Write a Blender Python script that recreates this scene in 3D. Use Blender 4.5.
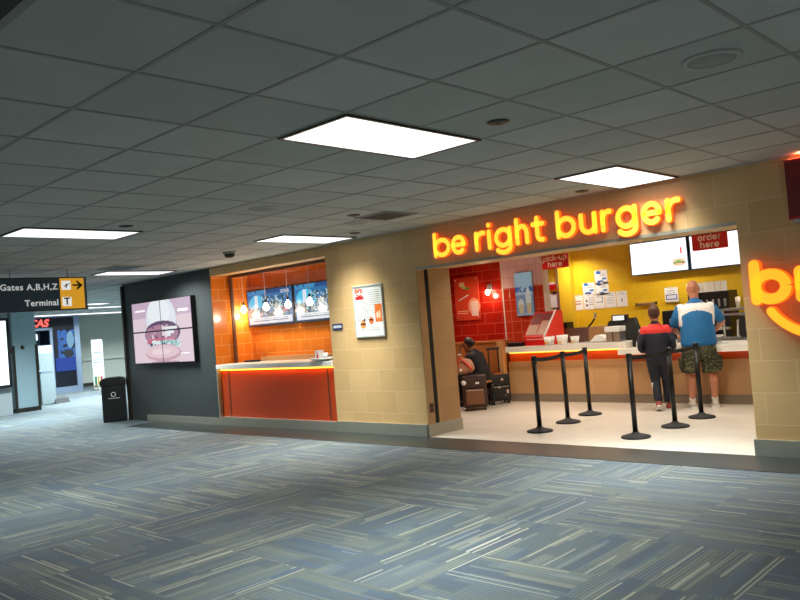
import bpy, bmesh, math, random
from mathutils import Vector, Matrix
random.seed(7)
PI = math.pi
C = bpy.context.scene.collection
for o in list(bpy.data.objects): bpy.data.objects.remove(o)
SC = bpy.context.scene

# ------------------------------------------------------------------ camera, world, exposure
CAM_H, CEIL, YF = 1.557, 2.79, 7.717
yaw, pitch, roll, FPX = math.radians(-43.41), math.radians(1.64), math.radians(4.61), 776.3
fw = Vector((math.sin(yaw)*math.cos(pitch), math.cos(yaw)*math.cos(pitch), math.sin(pitch)))
rt0 = Vector((math.cos(yaw), -math.sin(yaw), 0)); dn0 = fw.cross(rt0)
rt = math.cos(roll)*rt0 + math.sin(roll)*dn0
dn = -math.sin(roll)*rt0 + math.cos(roll)*dn0
cam = bpy.data.cameras.new('camera'); cam.sensor_width = 36; cam.lens = 36*FPX/800; cam.clip_end = 200
camo = bpy.data.objects.new('camera', cam); C.objects.link(camo)
mt = Matrix((rt, -dn, -fw)).transposed().to_4x4(); mt.translation = (0, 0, CAM_H); camo.matrix_world = mt
SC.camera = camo
W = bpy.data.worlds.new('hall_ambient'); SC.world = W; W.use_nodes = True
W.node_tree.nodes['Background'].inputs[0].default_value = (.80, .95, 1.0, 1); W.node_tree.nodes['Background'].inputs[1].default_value = .20
SC.view_settings.view_transform = 'Standard'; SC.view_settings.look = 'None'
SC.view_settings.gamma = 1; SC.view_settings.use_curve_mapping = False
SC.view_settings.exposure = 0.0
HALL_W, FAR_W, SHOP_W, SHOP_COL = 58, 240, 16, (1.0, .92, .80)
HALL_COL = (.93, 1.0, .98)

# ------------------------------------------------------------------ material helpers
class NB:
    def __init__(s, m): s.t = m.node_tree; s.n = s.t.nodes; s.l = s.t.links
    def put(s, sock, v):
        if isinstance(v, bpy.types.NodeSocket): s.l.new(v, sock)
        elif v is not None: sock.default_value = v
    def node(s, typ, **kw):
        n = s.n.new(typ)
        for k, v in kw.items(): setattr(n, k, v)
        return n
    def m(s, op, a, b=None, c=None):
        n = s.node('ShaderNodeMath', operation=op)
        for i, v in enumerate((a, b, c)):
            if v is not None: s.put(n.inputs[i], v)
        return n.outputs[0]
    def mix(s, f, a, b):
        n = s.node('ShaderNodeMix', data_type='RGBA'); s.put(n.inputs[0], f); s.put(n.inputs[6], col(a)); s.put(n.inputs[7], col(b)); return n.outputs[2]
    def noise(s, vec, scale, detail=2, rough=.5):
        n = s.node('ShaderNodeTexNoise'); s.put(n.inputs['Vector'], vec); n.inputs['Scale'].default_value = scale
        n.inputs['Detail'].default_value = detail; n.inputs['Roughness'].default_value = rough; return n.outputs['Fac']
    def white(s, x, y=0., z=0.):
        n = s.node('ShaderNodeTexWhiteNoise', noise_dimensions='3D'); s.put(n.inputs['Vector'], s.comb(x, y, z)); return n.outputs['Value']
    def comb(s, x, y, z=0.):
        n = s.node('ShaderNodeCombineXYZ')
        for i, v in enumerate((x, y, z)): s.put(n.inputs[i], v)
        return n.outputs[0]
    def sep(s, v):
        n = s.node('ShaderNodeSeparateXYZ'); s.put(n.inputs[0], v); return n.outputs
    def pos(s): return s.node('ShaderNodeNewGeometry').outputs['Position']
    def loc(s): return s.node('ShaderNodeTexCoord').outputs['Object']
    def bump(s, h, strength=.3, dist=.01):
        n = s.node('ShaderNodeBump'); s.put(n.inputs['Height'], h); n.inputs['Strength'].default_value = strength; n.inputs['Distance'].default_value = dist; return n.outputs[0]
def col(c):
    if isinstance(c, bpy.types.NodeSocket): return c
    return tuple(c) if len(c) == 4 else (*c, 1)
def srgb(r, g, b):
    f = lambda v: (v/255/12.92 if v/255 <= .04045 else ((v/255+.055)/1.055)**2.4)
    return (f(r), f(g), f(b))
def new(name):
    m = bpy.data.materials.new(name); m.use_nodes = True; return m, NB(m), m.node_tree.nodes['Principled BSDF']
CACHE = {}
def plain(name, c, rough=.5, metal=0, emit=None, es=0, var=.12, scale=14, coat=0):
    if name in CACHE: return CACHE[name]
    m, b, p = new(name)
    n = b.noise(b.pos(), scale, 3)
    k = b.m('ADD', 1-var/2, b.m('MULTIPLY', n, var))
    c1 = tuple(v*.82 for v in c); c2 = tuple(min(1, v*1.18) for v in c)
    b.put(p.inputs['Base Color'], b.mix(b.m('MULTIPLY', n, 1.0), c if var == 0 else tuple(v*(1-var) for v in c), c if var == 0 else tuple(min(1, v*(1+var)) for v in c)))
    p.inputs['Roughness'].default_value = rough; p.inputs['Metallic'].default_value = metal
    if coat: p.inputs['Coat Weight'].default_value = coat
    if emit: p.inputs['Emission Color'].default_value = col(emit); p.inputs['Emission Strength'].default_value = es
    CACHE[name] = m; return m
def brick(name, c1, c2, mortar, bw, bh, off=.5, mw=.004, rough=.35, bumpy=.25, plane='wall', ox=0, oy=0, msmooth=.1, coat=0, speck=0):
    m, b, p = new(name); x, y, z = b.sep(b.pos())
    u, v = (b.m('ADD', x, y), z) if plane == 'wall' else (x, y)
    u = b.m('ADD', u, -ox+100*bw); v = b.m('ADD', v, -oy+100*bh)
    t = b.node('ShaderNodeTexBrick', offset=off, offset_frequency=2, squash=1)
    b.put(t.inputs['Vector'], b.comb(u, v)); t.inputs['Scale'].default_value = 1
    for k, v_ in (('Color1', col(c1)), ('Color2', col(c2)), ('Mortar', col(mortar)), ('Mortar Size', mw), ('Mortar Smooth', msmooth), ('Brick Width', bw), ('Row Height', bh), ('Bias', 0)): t.inputs[k].default_value = v_
    colr = t.outputs['Color']
    if speck:
        n = b.noise(b.pos(), 160, 2); colr = b.mix(b.m('MULTIPLY', b.m('GREATER_THAN', n, .62), speck), colr, (0.02, .02, .02))
    n2 = b.noise(b.pos(), 2.5, 3); colr2 = b.node('ShaderNodeMix', data_type='RGBA', blend_type='MULTIPLY'); b.put(colr2.inputs[0], .25); b.put(colr2.inputs[6], colr)
    g = b.node('ShaderNodeCombineColor'); [b.put(g.inputs[i], b.m('ADD', b.m('MULTIPLY', n2, .9), .5)) for i in range(3)]
    b.put(colr2.inputs[7], g.outputs[0]); b.put(p.inputs['Base Color'], colr2.outputs[2])
    p.inputs['Roughness'].default_value = rough
    if coat: p.inputs['Coat Weight'].default_value = coat; p.inputs['Coat Roughness'].default_value = .08
    b.put(p.inputs['Normal'], b.bump(b.m('SUBTRACT', 1., t.outputs['Fac']), bumpy, .004))
    return m
def picture(name, base, layers, es=0, rough=.4, warp=.0):
    """picture printed or shown on a flat panel, in the panel's own X-Z plane"""
    m, b, p = new(name); v = b.loc(); x, _, z = b.sep(v)
    if warp:
        x = b.m('ADD', x, b.m('MULTIPLY', b.m('SUBTRACT', b.noise(v, 22, 3), .5), warp)); z = b.m('ADD', z, b.m('MULTIPLY', b.m('SUBTRACT', b.noise(v, 27, 3), .5), warp))
    c = col(base)
    for L in layers:
        k, cx, cz, rx, rz, cc = L[:6]
        ax = b.m('DIVIDE', b.m('ABSOLUTE', b.m('SUBTRACT', x, cx)), rx); az = b.m('DIVIDE', b.m('ABSOLUTE', b.m('SUBTRACT', z, cz)), rz)
        if k == 'e': d = b.m('ADD', b.m('MULTIPLY', ax, ax), b.m('MULTIPLY', az, az))
        else: d = b.m('MAXIMUM', ax, az)
        f = b.m('LESS_THAN', d, 1.)
        if k == 'n':   # mottled patch
            f = b.m('MULTIPLY', f, b.m('GREATER_THAN', b.noise(v, L[6], 3), L[7] if len(L) > 7 else .52))
        if k == 't':   # lines of small print
            f = b.m('MULTIPLY', f, b.m('MULTIPLY', b.m('GREATER_THAN', b.m('FRACT', b.m('MULTIPLY', z, L[6])), .6), b.m('GREATER_THAN', b.noise(b.comb(b.m('MULTIPLY', x, 90.), 0., b.m('FLOOR', b.m('MULTIPLY', z, L[6]))), 1., 1), .42)))
        c = b.mix(f, c, cc)
    b.put(p.inputs['Base Color'], c); p.inputs['Roughness'].default_value = rough
    if es:
        p.inputs['Base Color'].default_value = (.02, .02, .02, 1)
        for l in list(m.node_tree.links):
            if l.to_socket == p.inputs['Base Color']: m.node_tree.links.remove(l)
        b.put(p.inputs['Emission Color'], c); p.inputs['Emission Strength'].default_value = es
        p.inputs['Roughness'].default_value = .25
    return m
def glow(name, c, s):
    if name in CACHE: return CACHE[name]
    m, b, p = new(name); n = b.noise(b.pos(), 6, 2)
    b.put(p.inputs['Emission Color'], b.mix(n, tuple(v*.94 for v in c), c)); p.inputs['Base Color'].default_value = col(tuple(v*.5 for v in c)); p.inputs['Emission Strength'].default_value = s
    CACHE[name] = m; return m
def glass(name, tint=(1, 1, 1)):
    m, b, p = new(name); n = m.node_tree.nodes; out = n['Material Output']; n.remove(p)
    tr = b.node('ShaderNodeBsdfTransparent'); tr.inputs[0].default_value = col(tint); gl = b.node('ShaderNodeBsdfGlossy'); gl.inputs['Roughness'].default_value = .02
    fr = b.node('ShaderNodeLayerWeight'); fr.inputs[0].default_value = .5; mx = b.node('ShaderNodeMixShader')
    b.put(mx.inputs[0], b.m('ADD', .02, b.m('MULTIPLY', b.m('POWER', fr.outputs['Facing'], 5.), .6))); b.l.new(tr.outputs[0], mx.inputs[1]); b.l.new(gl.outputs[0], mx.inputs[2]); b.l.new(mx.outputs[0], out.inputs[0]); return m
def wood(name, c1, c2, rough=.4, sx=1.5, sz=14):
    m, b, p = new(name); x, y, z = b.sep(b.pos())
    n = b.noise(b.comb(b.m('MULTIPLY', b.m('ADD', x, y), sx*3), b.m('MULTIPLY', z, sz*.15), 0.), 3, 5, .65)
    b.put(p.inputs['Base Color'], b.mix(n, c1, c2)); p.inputs['Roughness'].default_value = rough; return m

# ------------------------------------------------------------------ mesh helpers
class MB:
    def __init__(s): s.b = bmesh.new()
    def _new(s, vs, fs, smooth=False, mi=0):
        v = [s.b.verts.new(p) for p in vs]; out = []
        for f in fs:
            try:
                q = s.b.faces.new([v[i] for i in f]); q.smooth = smooth; q.material_index = mi; out.append(q)
            except ValueError: pass
        return v, out
    def box(s, x0, x1, y0, y1, z0, z1, bev=0, mi=0, seg=2):
        vs = [(x, y, z) for x in (x0, x1) for y in (y0, y1) for z in (z0, z1)]
        v, f = s._new(vs, [(0, 1, 3, 2), (4, 6, 7, 5), (0, 4, 5, 1), (2, 3, 7, 6), (0, 2, 6, 4), (1, 5, 7, 3)], mi=mi)
        if bev:
            es = list({e for q in f for e in q.edges}); bmesh.ops.bevel(s.b, geom=es, offset=bev, segments=seg, affect='EDGES', profile=.6)
        return s
    def quad(s, a, b_, c, d, mi=0): s._new([a, b_, c, d], [(0, 1, 2, 3)], mi=mi); return s
    def prism(s, poly, y0, y1, mi=0):
        """polygon in X-Z, extruded along Y"""
        n = len(poly); vs = [(x, y0, z) for x, z in poly] + [(x, y1, z) for x, z in poly]
        s._new(vs, [tuple(range(n)), tuple(range(2*n-1, n-1, -1))] + [(i, (i+1) % n, n+(i+1) % n, n+i) for i in range(n)], mi=mi); return s
    def prismx(s, poly, x0, x1, mi=0):
        n = len(poly); vs = [(x0, y, z) for y, z in poly] + [(x1, y, z) for y, z in poly]
        s._new(vs, [tuple(range(n)), tuple(range(2*n-1, n-1, -1))] + [(i, (i+1) % n, n+(i+1) % n, n+i) for i in range(n)], mi=mi); return s
    def prismz(s, poly, z0, z1, mi=0):
        n = len(poly); vs = [(x, y, z0) for x, y in poly] + [(x, y, z1) for x, y in poly]
        s._new(vs, [tuple(range(n)), tuple(range(2*n-1, n-1, -1))] + [(i, (i+1) % n, n+(i+1) % n, n+i) for i in range(n)], mi=mi); return s
    def lathe(s, prof, c=(0, 0, 0), seg=24, mi=0, smooth=True):
        """profile of (radius, z) turned about Z"""
        vs = []; n = len(prof)
        for r, z in prof:
            for k in range(seg): a = 2*PI*k/seg; vs.append((c[0]+r*math.cos(a), c[1]+r*math.sin(a), c[2]+z))
        fs = [(i*seg+k, i*seg+(k+1) % seg, (i+1)*seg+(k+1) % seg, (i+1)*seg+k) for i in range(n-1) for k in range(seg)]
        fs += [tuple(range(seg-1, -1, -1)), tuple(range((n-1)*seg, n*seg))]
        s._new(vs, fs, smooth, mi); return s
    def tube(s, pts, r=None, side=(1, 0, 0), seg=12, caps=True, mi=0):
        """rings along points (x,y,z[,a,b]); a across 'side', b the other way"""
        P = [Vector(p[:3]) for p in pts]; AB = [((p[3], p[4]) if len(p) > 4 else (p[3], p[3]) if len(p) > 3 else (r, r)) for p in pts]
        n = len(P); T = [(P[min(i+1, n-1)]-P[max(i-1, 0)]).normalized() for i in range(n)]
        if caps:
            m0, m1 = min(AB[0])*.75, min(AB[-1])*.75
            pre = [(P[0]-T[0]*m0*.95, .25), (P[0]-T[0]*m0*.7, .7)]; post = [(P[-1]+T[-1]*m1*.7, .7), (P[-1]+T[-1]*m1*.95, .25)]
            R = [(q, AB[0][0]*k, AB[0][1]*k, T[0]) for q, k in pre] + [(P[i], *AB[i], T[i]) for i in range(n)] + [(q, AB[-1][0]*k, AB[-1][1]*k, T[-1]) for q, k in post]
        else: R = [(P[i], *AB[i], T[i]) for i in range(n)]
        sd = Vector(side); vs = []
        for p, a, b_, t in R:
            s1 = (sd-t*t.dot(sd))
            if s1.length < 1e-3: s1 = Vector((0, 1, 0))-t*t.y
            if s1.length < 1e-3: s1 = Vector((0, 0, 1))-t*t.z
            s1.normalize(); s2 = t.cross(s1)
            for k in range(seg): th = 2*PI*k/seg; vs.append(p+s1*a*math.cos(th)+s2*b_*math.sin(th))
        m = len(R); fs = [(i*seg+k, i*seg+(k+1) % seg, (i+1)*seg+(k+1) % seg, (i+1)*seg+k) for i in range(m-1) for k in range(seg)]
        fs += [tuple(range(seg-1, -1, -1)), tuple(range((m-1)*seg, m*seg))]
        s._new(vs, fs, True, mi); return s
    def ball(s, c, rx, ry=None, rz=None, seg=14, mi=0):
        ry = ry or rx; rz = rz or rx; prof = [(math.sin(PI*i/10), -math.cos(PI*i/10)) for i in range(11)]; prof[0] = (.02, -1); prof[-1] = (.02, 1)
        vs = []
        for r, z in prof:
            for k in range(seg): a = 2*PI*k/seg; vs.append((c[0]+rx*r*math.cos(a), c[1]+ry*r*math.sin(a), c[2]+rz*z))
        n = len(prof); fs = [(i*seg+k, i*seg+(k+1) % seg, (i+1)*seg+(k+1) % seg, (i+1)*seg+k) for i in range(n-1) for k in range(seg)]
        fs += [tuple(range(seg-1, -1, -1)), tuple(range((n-1)*seg, n*seg))]
        s._new(vs, fs, True, mi); return s
    def ribbon(s, line, r, y0, y1, mi=0):
        """a flat round-ended stroke along an X-Z polyline, from y0 (front) to y1"""
        L = [Vector((a, b_)) for a, b_ in line]; n = len(L)
        if n == 1:
            poly = [(L[0].x+r*math.cos(2*PI*k/20), L[0].y+r*math.sin(2*PI*k/20)) for k in range(20)]; return s.prism(poly, y0, y1, mi)
        lf, rg = [], []
        for i in range(n):
            t = (L[min(i+1, n-1)]-L[max(i-1, 0)]).normalized(); nn = Vector((-t.y, t.x)); lf.append(L[i]+nn*r); rg.append(L[i]-nn*r)
        closed = (L[0]-L[-1]).length < 1e-6
        vs = [(p.x, y0, p.y) for p in lf]+[(p.x, y0, p.y) for p in rg]+[(p.x, y1, p.y) for p in lf]+[(p.x, y1, p.y) for p in rg]
        fs = []
        for i in range(n-1):
            fs += [(i, i+1, n+i+1, n+i), (2*n+i, 3*n+i, 3*n+i+1, 2*n+i+1), (i, 2*n+i, 2*n+i+1, i+1), (n+i, n+i+1, 3*n+i+1, 3*n+i)]
        s._new(vs, fs, False, mi)
        if not closed:
            for q, d in ((L[0], L[0]-L[1]), (L[-1], L[-1]-L[-2])):
                a0 = math.atan2(d.y, d.x); s.prism([(q.x+r*math.cos(a0-PI/2+PI*k/10), q.y+r*math.sin(a0-PI/2+PI*k/10)) for k in range(11)], y0, y1, mi)
        return s
    def mesh(s, name, fix=True):
        if fix: bmesh.ops.recalc_face_normals(s.b, faces=s.b.faces[:])
        me = bpy.data.meshes.new(name); s.b.to_mesh(me); s.b.free(); return me
def obj(name, mb, mat, parent=None, loc=(0, 0, 0), rotz=0, label=None):
    me = mb.mesh(name) if isinstance(mb, MB) else mb
    for q in (mat if isinstance(mat, (list, tuple)) else [mat]): me.materials.append(q)
    o = bpy.data.objects.new(name, me); C.objects.link(o); o.location = loc; o.rotation_euler = (0, 0, rotz)
    if parent: o.parent = parent
    if label: o['label'] = label
    return o
def thing(name, label, cat, loc=(0, 0, 0), rotz=0, group=None):
    o = bpy.data.objects.new(name, None); C.objects.link(o); o.empty_display_size = .1; o.location = loc; o.rotation_euler = (0, 0, rotz)
    return tag(o, label, cat, group)
def tag(o, label, cat, group=None):
    o['label'] = label; o['category'] = cat
    if group: o['group'] = group
    return o
def struct(name, mb, mat, parent=None):
    o = obj(name, mb, mat, parent); o['kind'] = 'structure'; return o
def kids(o): return [c for c in bpy.data.objects if c.parent == o]
def dup(root, loc, label, rotz=None):
    r = root.copy(); C.objects.link(r); r.location = loc; r['label'] = label
    if rotz is not None: r.rotation_euler = (0, 0, rotz)
    for ch in kids(root):
        c = ch.copy(); C.objects.link(c); c.parent = r
        for g in kids(ch): d = g.copy(); C.objects.link(d); d.parent = c
    return r
def bx(*a, **k): return MB().box(*a, **k)
def text(body, size, y, x=0, z=0, ext=.002, align='CENTER', rot=0, shear=0, bold=0, space=1):
    """a mesh of lettering standing in the X-Z plane, facing -Y"""
    cu = bpy.data.curves.new('lettering', 'FONT'); cu.body = body; cu.size = size; cu.extrude = ext; cu.align_x = align; cu.align_y = 'CENTER'; cu.shear = shear; cu.offset = bold; cu.resolution_u = 3; cu.space_character = space
    o = bpy.data.objects.new('lettering', cu); C.objects.link(o); dg = bpy.context.evaluated_depsgraph_get(); me = bpy.data.meshes.new_from_object(o.evaluated_get(dg))
    bpy.data.objects.remove(o); bpy.data.curves.remove(cu)
    me.transform(Matrix.Translation((x, y, z)) @ Matrix.Rotation(rot, 4, 'Y') @ Matrix.Rotation(PI/2, 4, 'X')); return me
def lamp(name, parent, loc, w, sx, sy, c, spread=180, rot=(0, 0, 0), shape='RECTANGLE'):
    l = bpy.data.lights.new(name, 'AREA'); l.shape = shape; l.size = sx; l.size_y = sy; l.energy = w; l.color = c; l.spread = math.radians(spread)
    o = bpy.data.objects.new(name, l); C.objects.link(o); o.location = loc; o.rotation_euler = rot
    if parent: o.parent = parent
    return o

# stroke lettering, x-height 1 between -.13 and .87 at stroke radius .13
def arc(cx, cz, rx, rz, a0, a1, n=22): return [(cx+rx*math.cos(math.radians(a0+(a1-a0)*i/n)), cz+rz*math.sin(math.radians(a0+(a1-a0)*i/n))) for i in range(n+1)]
RING = arc(.37, .37, .37, .37, 0, 360, 32)
GL = {'b': [[(0, 0), (0, 1.04)], RING], 'e': [[(.02, .37), (.74, .37)], arc(.37, .37, .37, .37, 0, 312, 28)],
      'r': [[(0, 0), (0, .74)], [(0, .3)]+arc(.36, .38, .36, .36, 180, 78, 10)], 'i': [[(0, 0), (0, .74)], [(0, 1.06)]],
      'g': [RING, [(.74, .74), (.74, -.06)]+arc(.37, -.06, .37, .26, 0, -150, 14)[1:]], 'h': [[(0, 0), (0, 1.04)], [(0, .3)]+arc(.32, .41, .32, .33, 180, 0, 14)+[(.64, 0)]],
      't': [[(.2, .98), (.2, .2)]+arc(.4, .2, .2, .2, 180, 280, 6)[1:], [(0, .72), (.46, .72)]], 'u': [[(0, .74), (0, .32)]+arc(.32, .32, .32, .32, 180, 360, 14)[1:]+[(.64, .74)], [(.64, .74), (.64, 0)]],
      'p': [[(0, .74), (0, -.38)], RING], 'c': [arc(.37, .37, .37, .37, 48, 312, 20)], 'k': [[(0, 0), (0, 1.04)], [(.5, .72), (.04, .32)], [(.2, .44), (.54, 0)]],
      'o': [RING], 'd': [[(.74, 0), (.74, 1.04)], RING], '-': [[(0, .4), (.3, .4)]]}
def glyph(ch, x0, x1, z0, s, r, y0, y1, mi=0, mb=None):
    """one stroke letter fitted between x0 and x1, standing on z0 with x-height s"""
    mb = mb or MB(); g = GL[ch]; xs = [p[0] for st in g for p in st]; lo, hi = min(xs), max(xs); rr = .13*s
    for st in g: mb.ribbon([(x0+rr+((p[0]-lo)/(hi-lo)*(x1-x0-2*rr) if hi > lo else (x1-x0-2*rr)/2), z0+rr+p[1]*s) for p in st], r, y0, y1, mi)
    return mb
def word(w, cx, z0, s, r, y0, y1):
    mb = MB(); wd = {'i': .26, 'r': .55, 't': .66, '-': .56, ' ': .5}; gap = .14; L = [wd.get(c_, 1.0 if c_ in 'begopdc' else .9)*s for c_ in w]; x = cx-(sum(L)+gap*s*(len(w)-1))/2
    for c_, l in zip(w, L):
        if c_ != ' ': glyph(c_, x, x+l, z0, s, r, y0, y1, mb=mb)
        x += l+gap*s
    return mb

# ------------------------------------------------------------------ shared materials
def carpet():
    m, b, p = new('carpet'); x, y, z = b.sep(b.pos()); T = .8
    wob = b.m('MULTIPLY', b.m('SUBTRACT', b.noise(b.pos(), 3, 1), .5), .01); x = b.m('ADD', x, wob)
    cx, cy = b.m('FLOOR', b.m('DIVIDE', x, T)), b.m('FLOOR', b.m('DIVIDE', y, T))
    o = b.m('GREATER_THAN', b.white(cx, cy, 3.), .5); o1 = b.m('SUBTRACT', 1., o)
    u = b.m('ADD', b.m('MULTIPLY', o, x), b.m('MULTIPLY', o1, y)); v = b.m('ADD', b.m('MULTIPLY', o, y), b.m('MULTIPLY', o1, x))
    cell = b.m('ADD', b.m('MULTIPLY', cx, 7.3), b.m('MULTIPLY', cy, 3.1))
    dens = b.m('ADD', .35, b.m('MULTIPLY', b.white(cx, cy, 11.), .9))
    def band(w, seg, sd):
        i = b.m('FLOOR', b.m('DIVIDE', u, w)); r0 = b.white(i, cell, sd); j = b.m('FLOOR', b.m('ADD', b.m('DIVIDE', v, seg), b.m('MULTIPLY', r0, 5.))); return b.white(i, j, sd+.37)
    c = b.mix(b.noise(b.pos(), 1.1, 2), srgb(74, 86, 92), srgb(90, 100, 101))
    w1 = band(.085, .8, 1.); c = b.mix(b.m('MULTIPLY', b.m('LESS_THAN', w1, .30), .6), c, srgb(72, 86, 103)); c = b.mix(b.m('MULTIPLY', b.m('GREATER_THAN', w1, .76), .42), c, srgb(112, 118, 107))
    w1b = band(.05, .9, 7.); c = b.mix(b.m('MULTIPLY', b.m('GREATER_THAN', w1b, .86), .32), c, srgb(70, 96, 122))
    w2 = band(.026, .95, 2.); c = b.mix(b.m('MULTIPLY', b.m('LESS_THAN', w2, .22), .4), c, srgb(74, 82, 90)); c = b.mix(b.m('MULTIPLY', b.m('GREATER_THAN', w2, .90), b.m('MULTIPLY', dens, .38)), c, srgb(146, 148, 132))
    w3 = band(.014, .8, 5.); c = b.mix(b.m('MULTIPLY', b.m('GREATER_THAN', w3, .95), b.m('MULTIPLY', dens, .55)), c, srgb(190, 188, 164))
    w4 = band(.16, .7, 13.); pin = b.m('GREATER_THAN', b.m('FRACT', b.m('DIVIDE', u, .027)), .62); c = b.mix(b.m('MULTIPLY', b.m('MULTIPLY', b.m('GREATER_THAN', w4, .70), pin), .36), c, srgb(142, 150, 140))
    c = b.mix(b.m('MULTIPLY', b.m('SUBTRACT', b.noise(b.pos(), 260, 2), .3), .3), c, srgb(70, 78, 84))
    b.put(p.inputs['Base Color'], c); p.inputs['Roughness'].default_value = .72; p.inputs['Specular IOR Level'].default_value = .35
    b.put(p.inputs['Normal'], b.bump(b.noise(b.pos(), 320, 2), .35, .004)); return m
M = dict(
    carpet=carpet(),
    tile_ceil=brick('ceiling_tile', srgb(196, 200, 196), srgb(178, 184, 180), srgb(134, 140, 136), .67, .65, 0, .012, .9, .25, 'ceil', -3.22, 1.78, 0, 0, .12),
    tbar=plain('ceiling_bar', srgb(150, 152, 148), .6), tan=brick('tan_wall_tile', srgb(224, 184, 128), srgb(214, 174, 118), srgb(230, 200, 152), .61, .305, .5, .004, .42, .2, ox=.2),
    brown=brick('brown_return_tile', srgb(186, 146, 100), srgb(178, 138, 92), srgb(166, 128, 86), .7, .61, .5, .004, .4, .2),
    dark=plain('charcoal_wall', srgb(62, 68, 68), .5, var=.06), kick=plain('brushed_metal_kick', srgb(176, 174, 160), .42, .6), border=plain('dark_floor_tile', srgb(46, 52, 50), .35),
    orange=brick('orange_wall_tile', srgb(240, 138, 44), srgb(232, 126, 34), srgb(250, 190, 124), .31, .2, .5, .0035, .22, .2, coat=.3),
    red=brick('red_wall_tile', srgb(176, 34, 22), srgb(160, 26, 18), srgb(206, 100, 74), .40, .2, .5, .004, .2, .25, coat=.4),
    redsq=brick('red_square_tile', srgb(196, 60, 36), srgb(186, 50, 30), srgb(220, 130, 100), .2, .2, 0, .004, .2, .25, coat=.4),
    pink=brick('glare_washed_tile', srgb(238, 206, 216), srgb(232, 198, 212), srgb(206, 160, 178), .2, .2, 0, .004, .2, .2, coat=.3),  # paleness is glare on the glazed pier tile, put into the colour
    yellow=brick('yellow_wall_tile', srgb(238, 196, 40), srgb(232, 188, 34), srgb(240, 208, 84), .31, .2, .5, .0035, .28, .15, coat=.25), yelp=plain('yellow_paint', srgb(240, 200, 44), .5, var=.05),
    cream=brick('cream_floor_tile', srgb(212, 205, 192), srgb(204, 197, 184), srgb(176, 169, 156), .8, .8, 0, .004, .35, .1, 'floor'),
    wood=wood('honey_wood', srgb(190, 120, 62), srgb(158, 92, 44)), wood2=wood('light_wood', srgb(214, 160, 104), srgb(196, 140, 86)),
    ctan=brick('counter_front_tile', srgb(214, 170, 122), srgb(206, 162, 114), srgb(190, 146, 100), .6, .6, 0, .003, .4, .1), greybase=plain('grey_base_tile', srgb(140, 124, 106), .5),
    slab=plain('cream_worktop', srgb(236, 230, 218), .3, var=.04), oband=plain('orange_laminate', srgb(196, 74, 24), .35, var=.05), oband2=plain('orange_panel', srgb(190, 66, 20), .4, var=.06),
    black=plain('black_plastic', srgb(22, 22, 23), .42), blackm=plain('black_metal', srgb(26, 25, 25), .38, .3), rubber=plain('black_rubber', srgb(16, 16, 17), .7), belt=plain('black_webbing', srgb(20, 20, 22), .8),
    steel=plain('stainless_steel', srgb(190, 190, 188), .28, .9), chrome=plain('bronze_frame', srgb(120, 92, 76), .35, .7), bronze=plain('dark_bronze', srgb(62, 54, 46), .4, .5),
    white=plain('white_plastic', srgb(236, 236, 232), .4, var=.03), paper=plain('white_paper', srgb(240, 238, 232), .8, var=.03), warmwhite=plain('warm_white_paint', srgb(226, 216, 200), .7, var=.04),
    iceil=plain('shop_ceiling', srgb(214, 190, 160), .8), grey=plain('grey_paint', srgb(168, 176, 178), .7, var=.05), beige=plain('beige_wall', srgb(196, 198, 186), .8, var=.05), colp=plain('blue_grey_column', srgb(160, 184, 192), .6, var=.05),
    redp=plain('red_plastic', srgb(206, 24, 22), .3, var=.05), maroon=plain('maroon_paint', srgb(120, 28, 26), .5), brownc=plain('brown_case', srgb(98, 74, 62), .5), card=plain('brown_cardboard', srgb(170, 128, 84), .8),
    skin=plain('skin', srgb(196, 130, 98), .5, var=.08), skin2=plain('skin_brown', srgb(150, 92, 64), .5, var=.08), hair=plain('brown_hair', srgb(82, 48, 32), .6), hairb=plain('black_hair', srgb(20, 16, 16), .5),
    navy=plain('navy_tracksuit', srgb(22, 26, 42), .7), redc=plain('red_cloth', srgb(214, 44, 36), .7), whitec=plain('white_cloth', srgb(232, 230, 226), .8), blue=plain('blue_polo', srgb(26, 104, 160), .75), blackc=plain('black_cloth', srgb(18, 20, 24), .8),
    shoe=plain('shoe_grey', srgb(206, 196, 182), .6), shoer=plain('shoe_red_brown', srgb(156, 60, 40), .6), lightpanel=glow('light_diffuser', (1, 1, 1), 1.25), farpanel=glow('far_light_diffuser', (1, 1, 1), 1.5),
    dlight=glow('downlight_lens', (1, .94, .84), 6), led=glow('amber_led', (1, .50, .06), 2.2), bulb=glow('bulb_glass', (1, .82, .58), 10), yface=glow('yellow_letter_face', srgb(255, 214, 60), 1.12), yrim=glow('orange_letter_rim', srgb(255, 116, 22), 1.0), redglow=glow('red_letter_back', (1, .08, .03), .8),
    lface=glow('orange_yellow_face', srgb(255, 186, 40), 1.05), navyp=plain('navy_sign', srgb(48, 76, 96), .45, var=.05), amber=glow('amber_sign_face', srgb(236, 170, 40), .62), letter=plain('pale_lettering', srgb(240, 244, 244), .6, var=.02), litletter=glow('lit_pale_lettering', (.80, .85, .86), .5), inkb=plain('black_ink', srgb(20, 20, 20), .6),
    dusk=plain('beige_lid', srgb(186, 142, 124), .3), glass=glass('clear_glass'), bluesign=plain('blue_sign', srgb(28, 48, 104), .5), brownret=plain('brown_letter', srgb(150, 60, 30), .5), pinkl=plain('pink_lettering', srgb(250, 214, 196), .6, var=.02))
def camo():
    m, b, p = new('camouflage_cloth'); v = b.pos(); c = b.mix(b.m('GREATER_THAN', b.noise(v, 16, 2), .52), srgb(52, 56, 38), srgb(92, 90, 60)); c = b.mix(b.m('GREATER_THAN', b.noise(v, 23, 2), .58), c, srgb(34, 34, 26)); c = b.mix(b.m('GREATER_THAN', b.noise(v, 31, 2), .64), c, srgb(140, 132, 98))
    b.put(p.inputs['Base Color'], c); p.inputs['Roughness'].default_value = .85; return m
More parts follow.
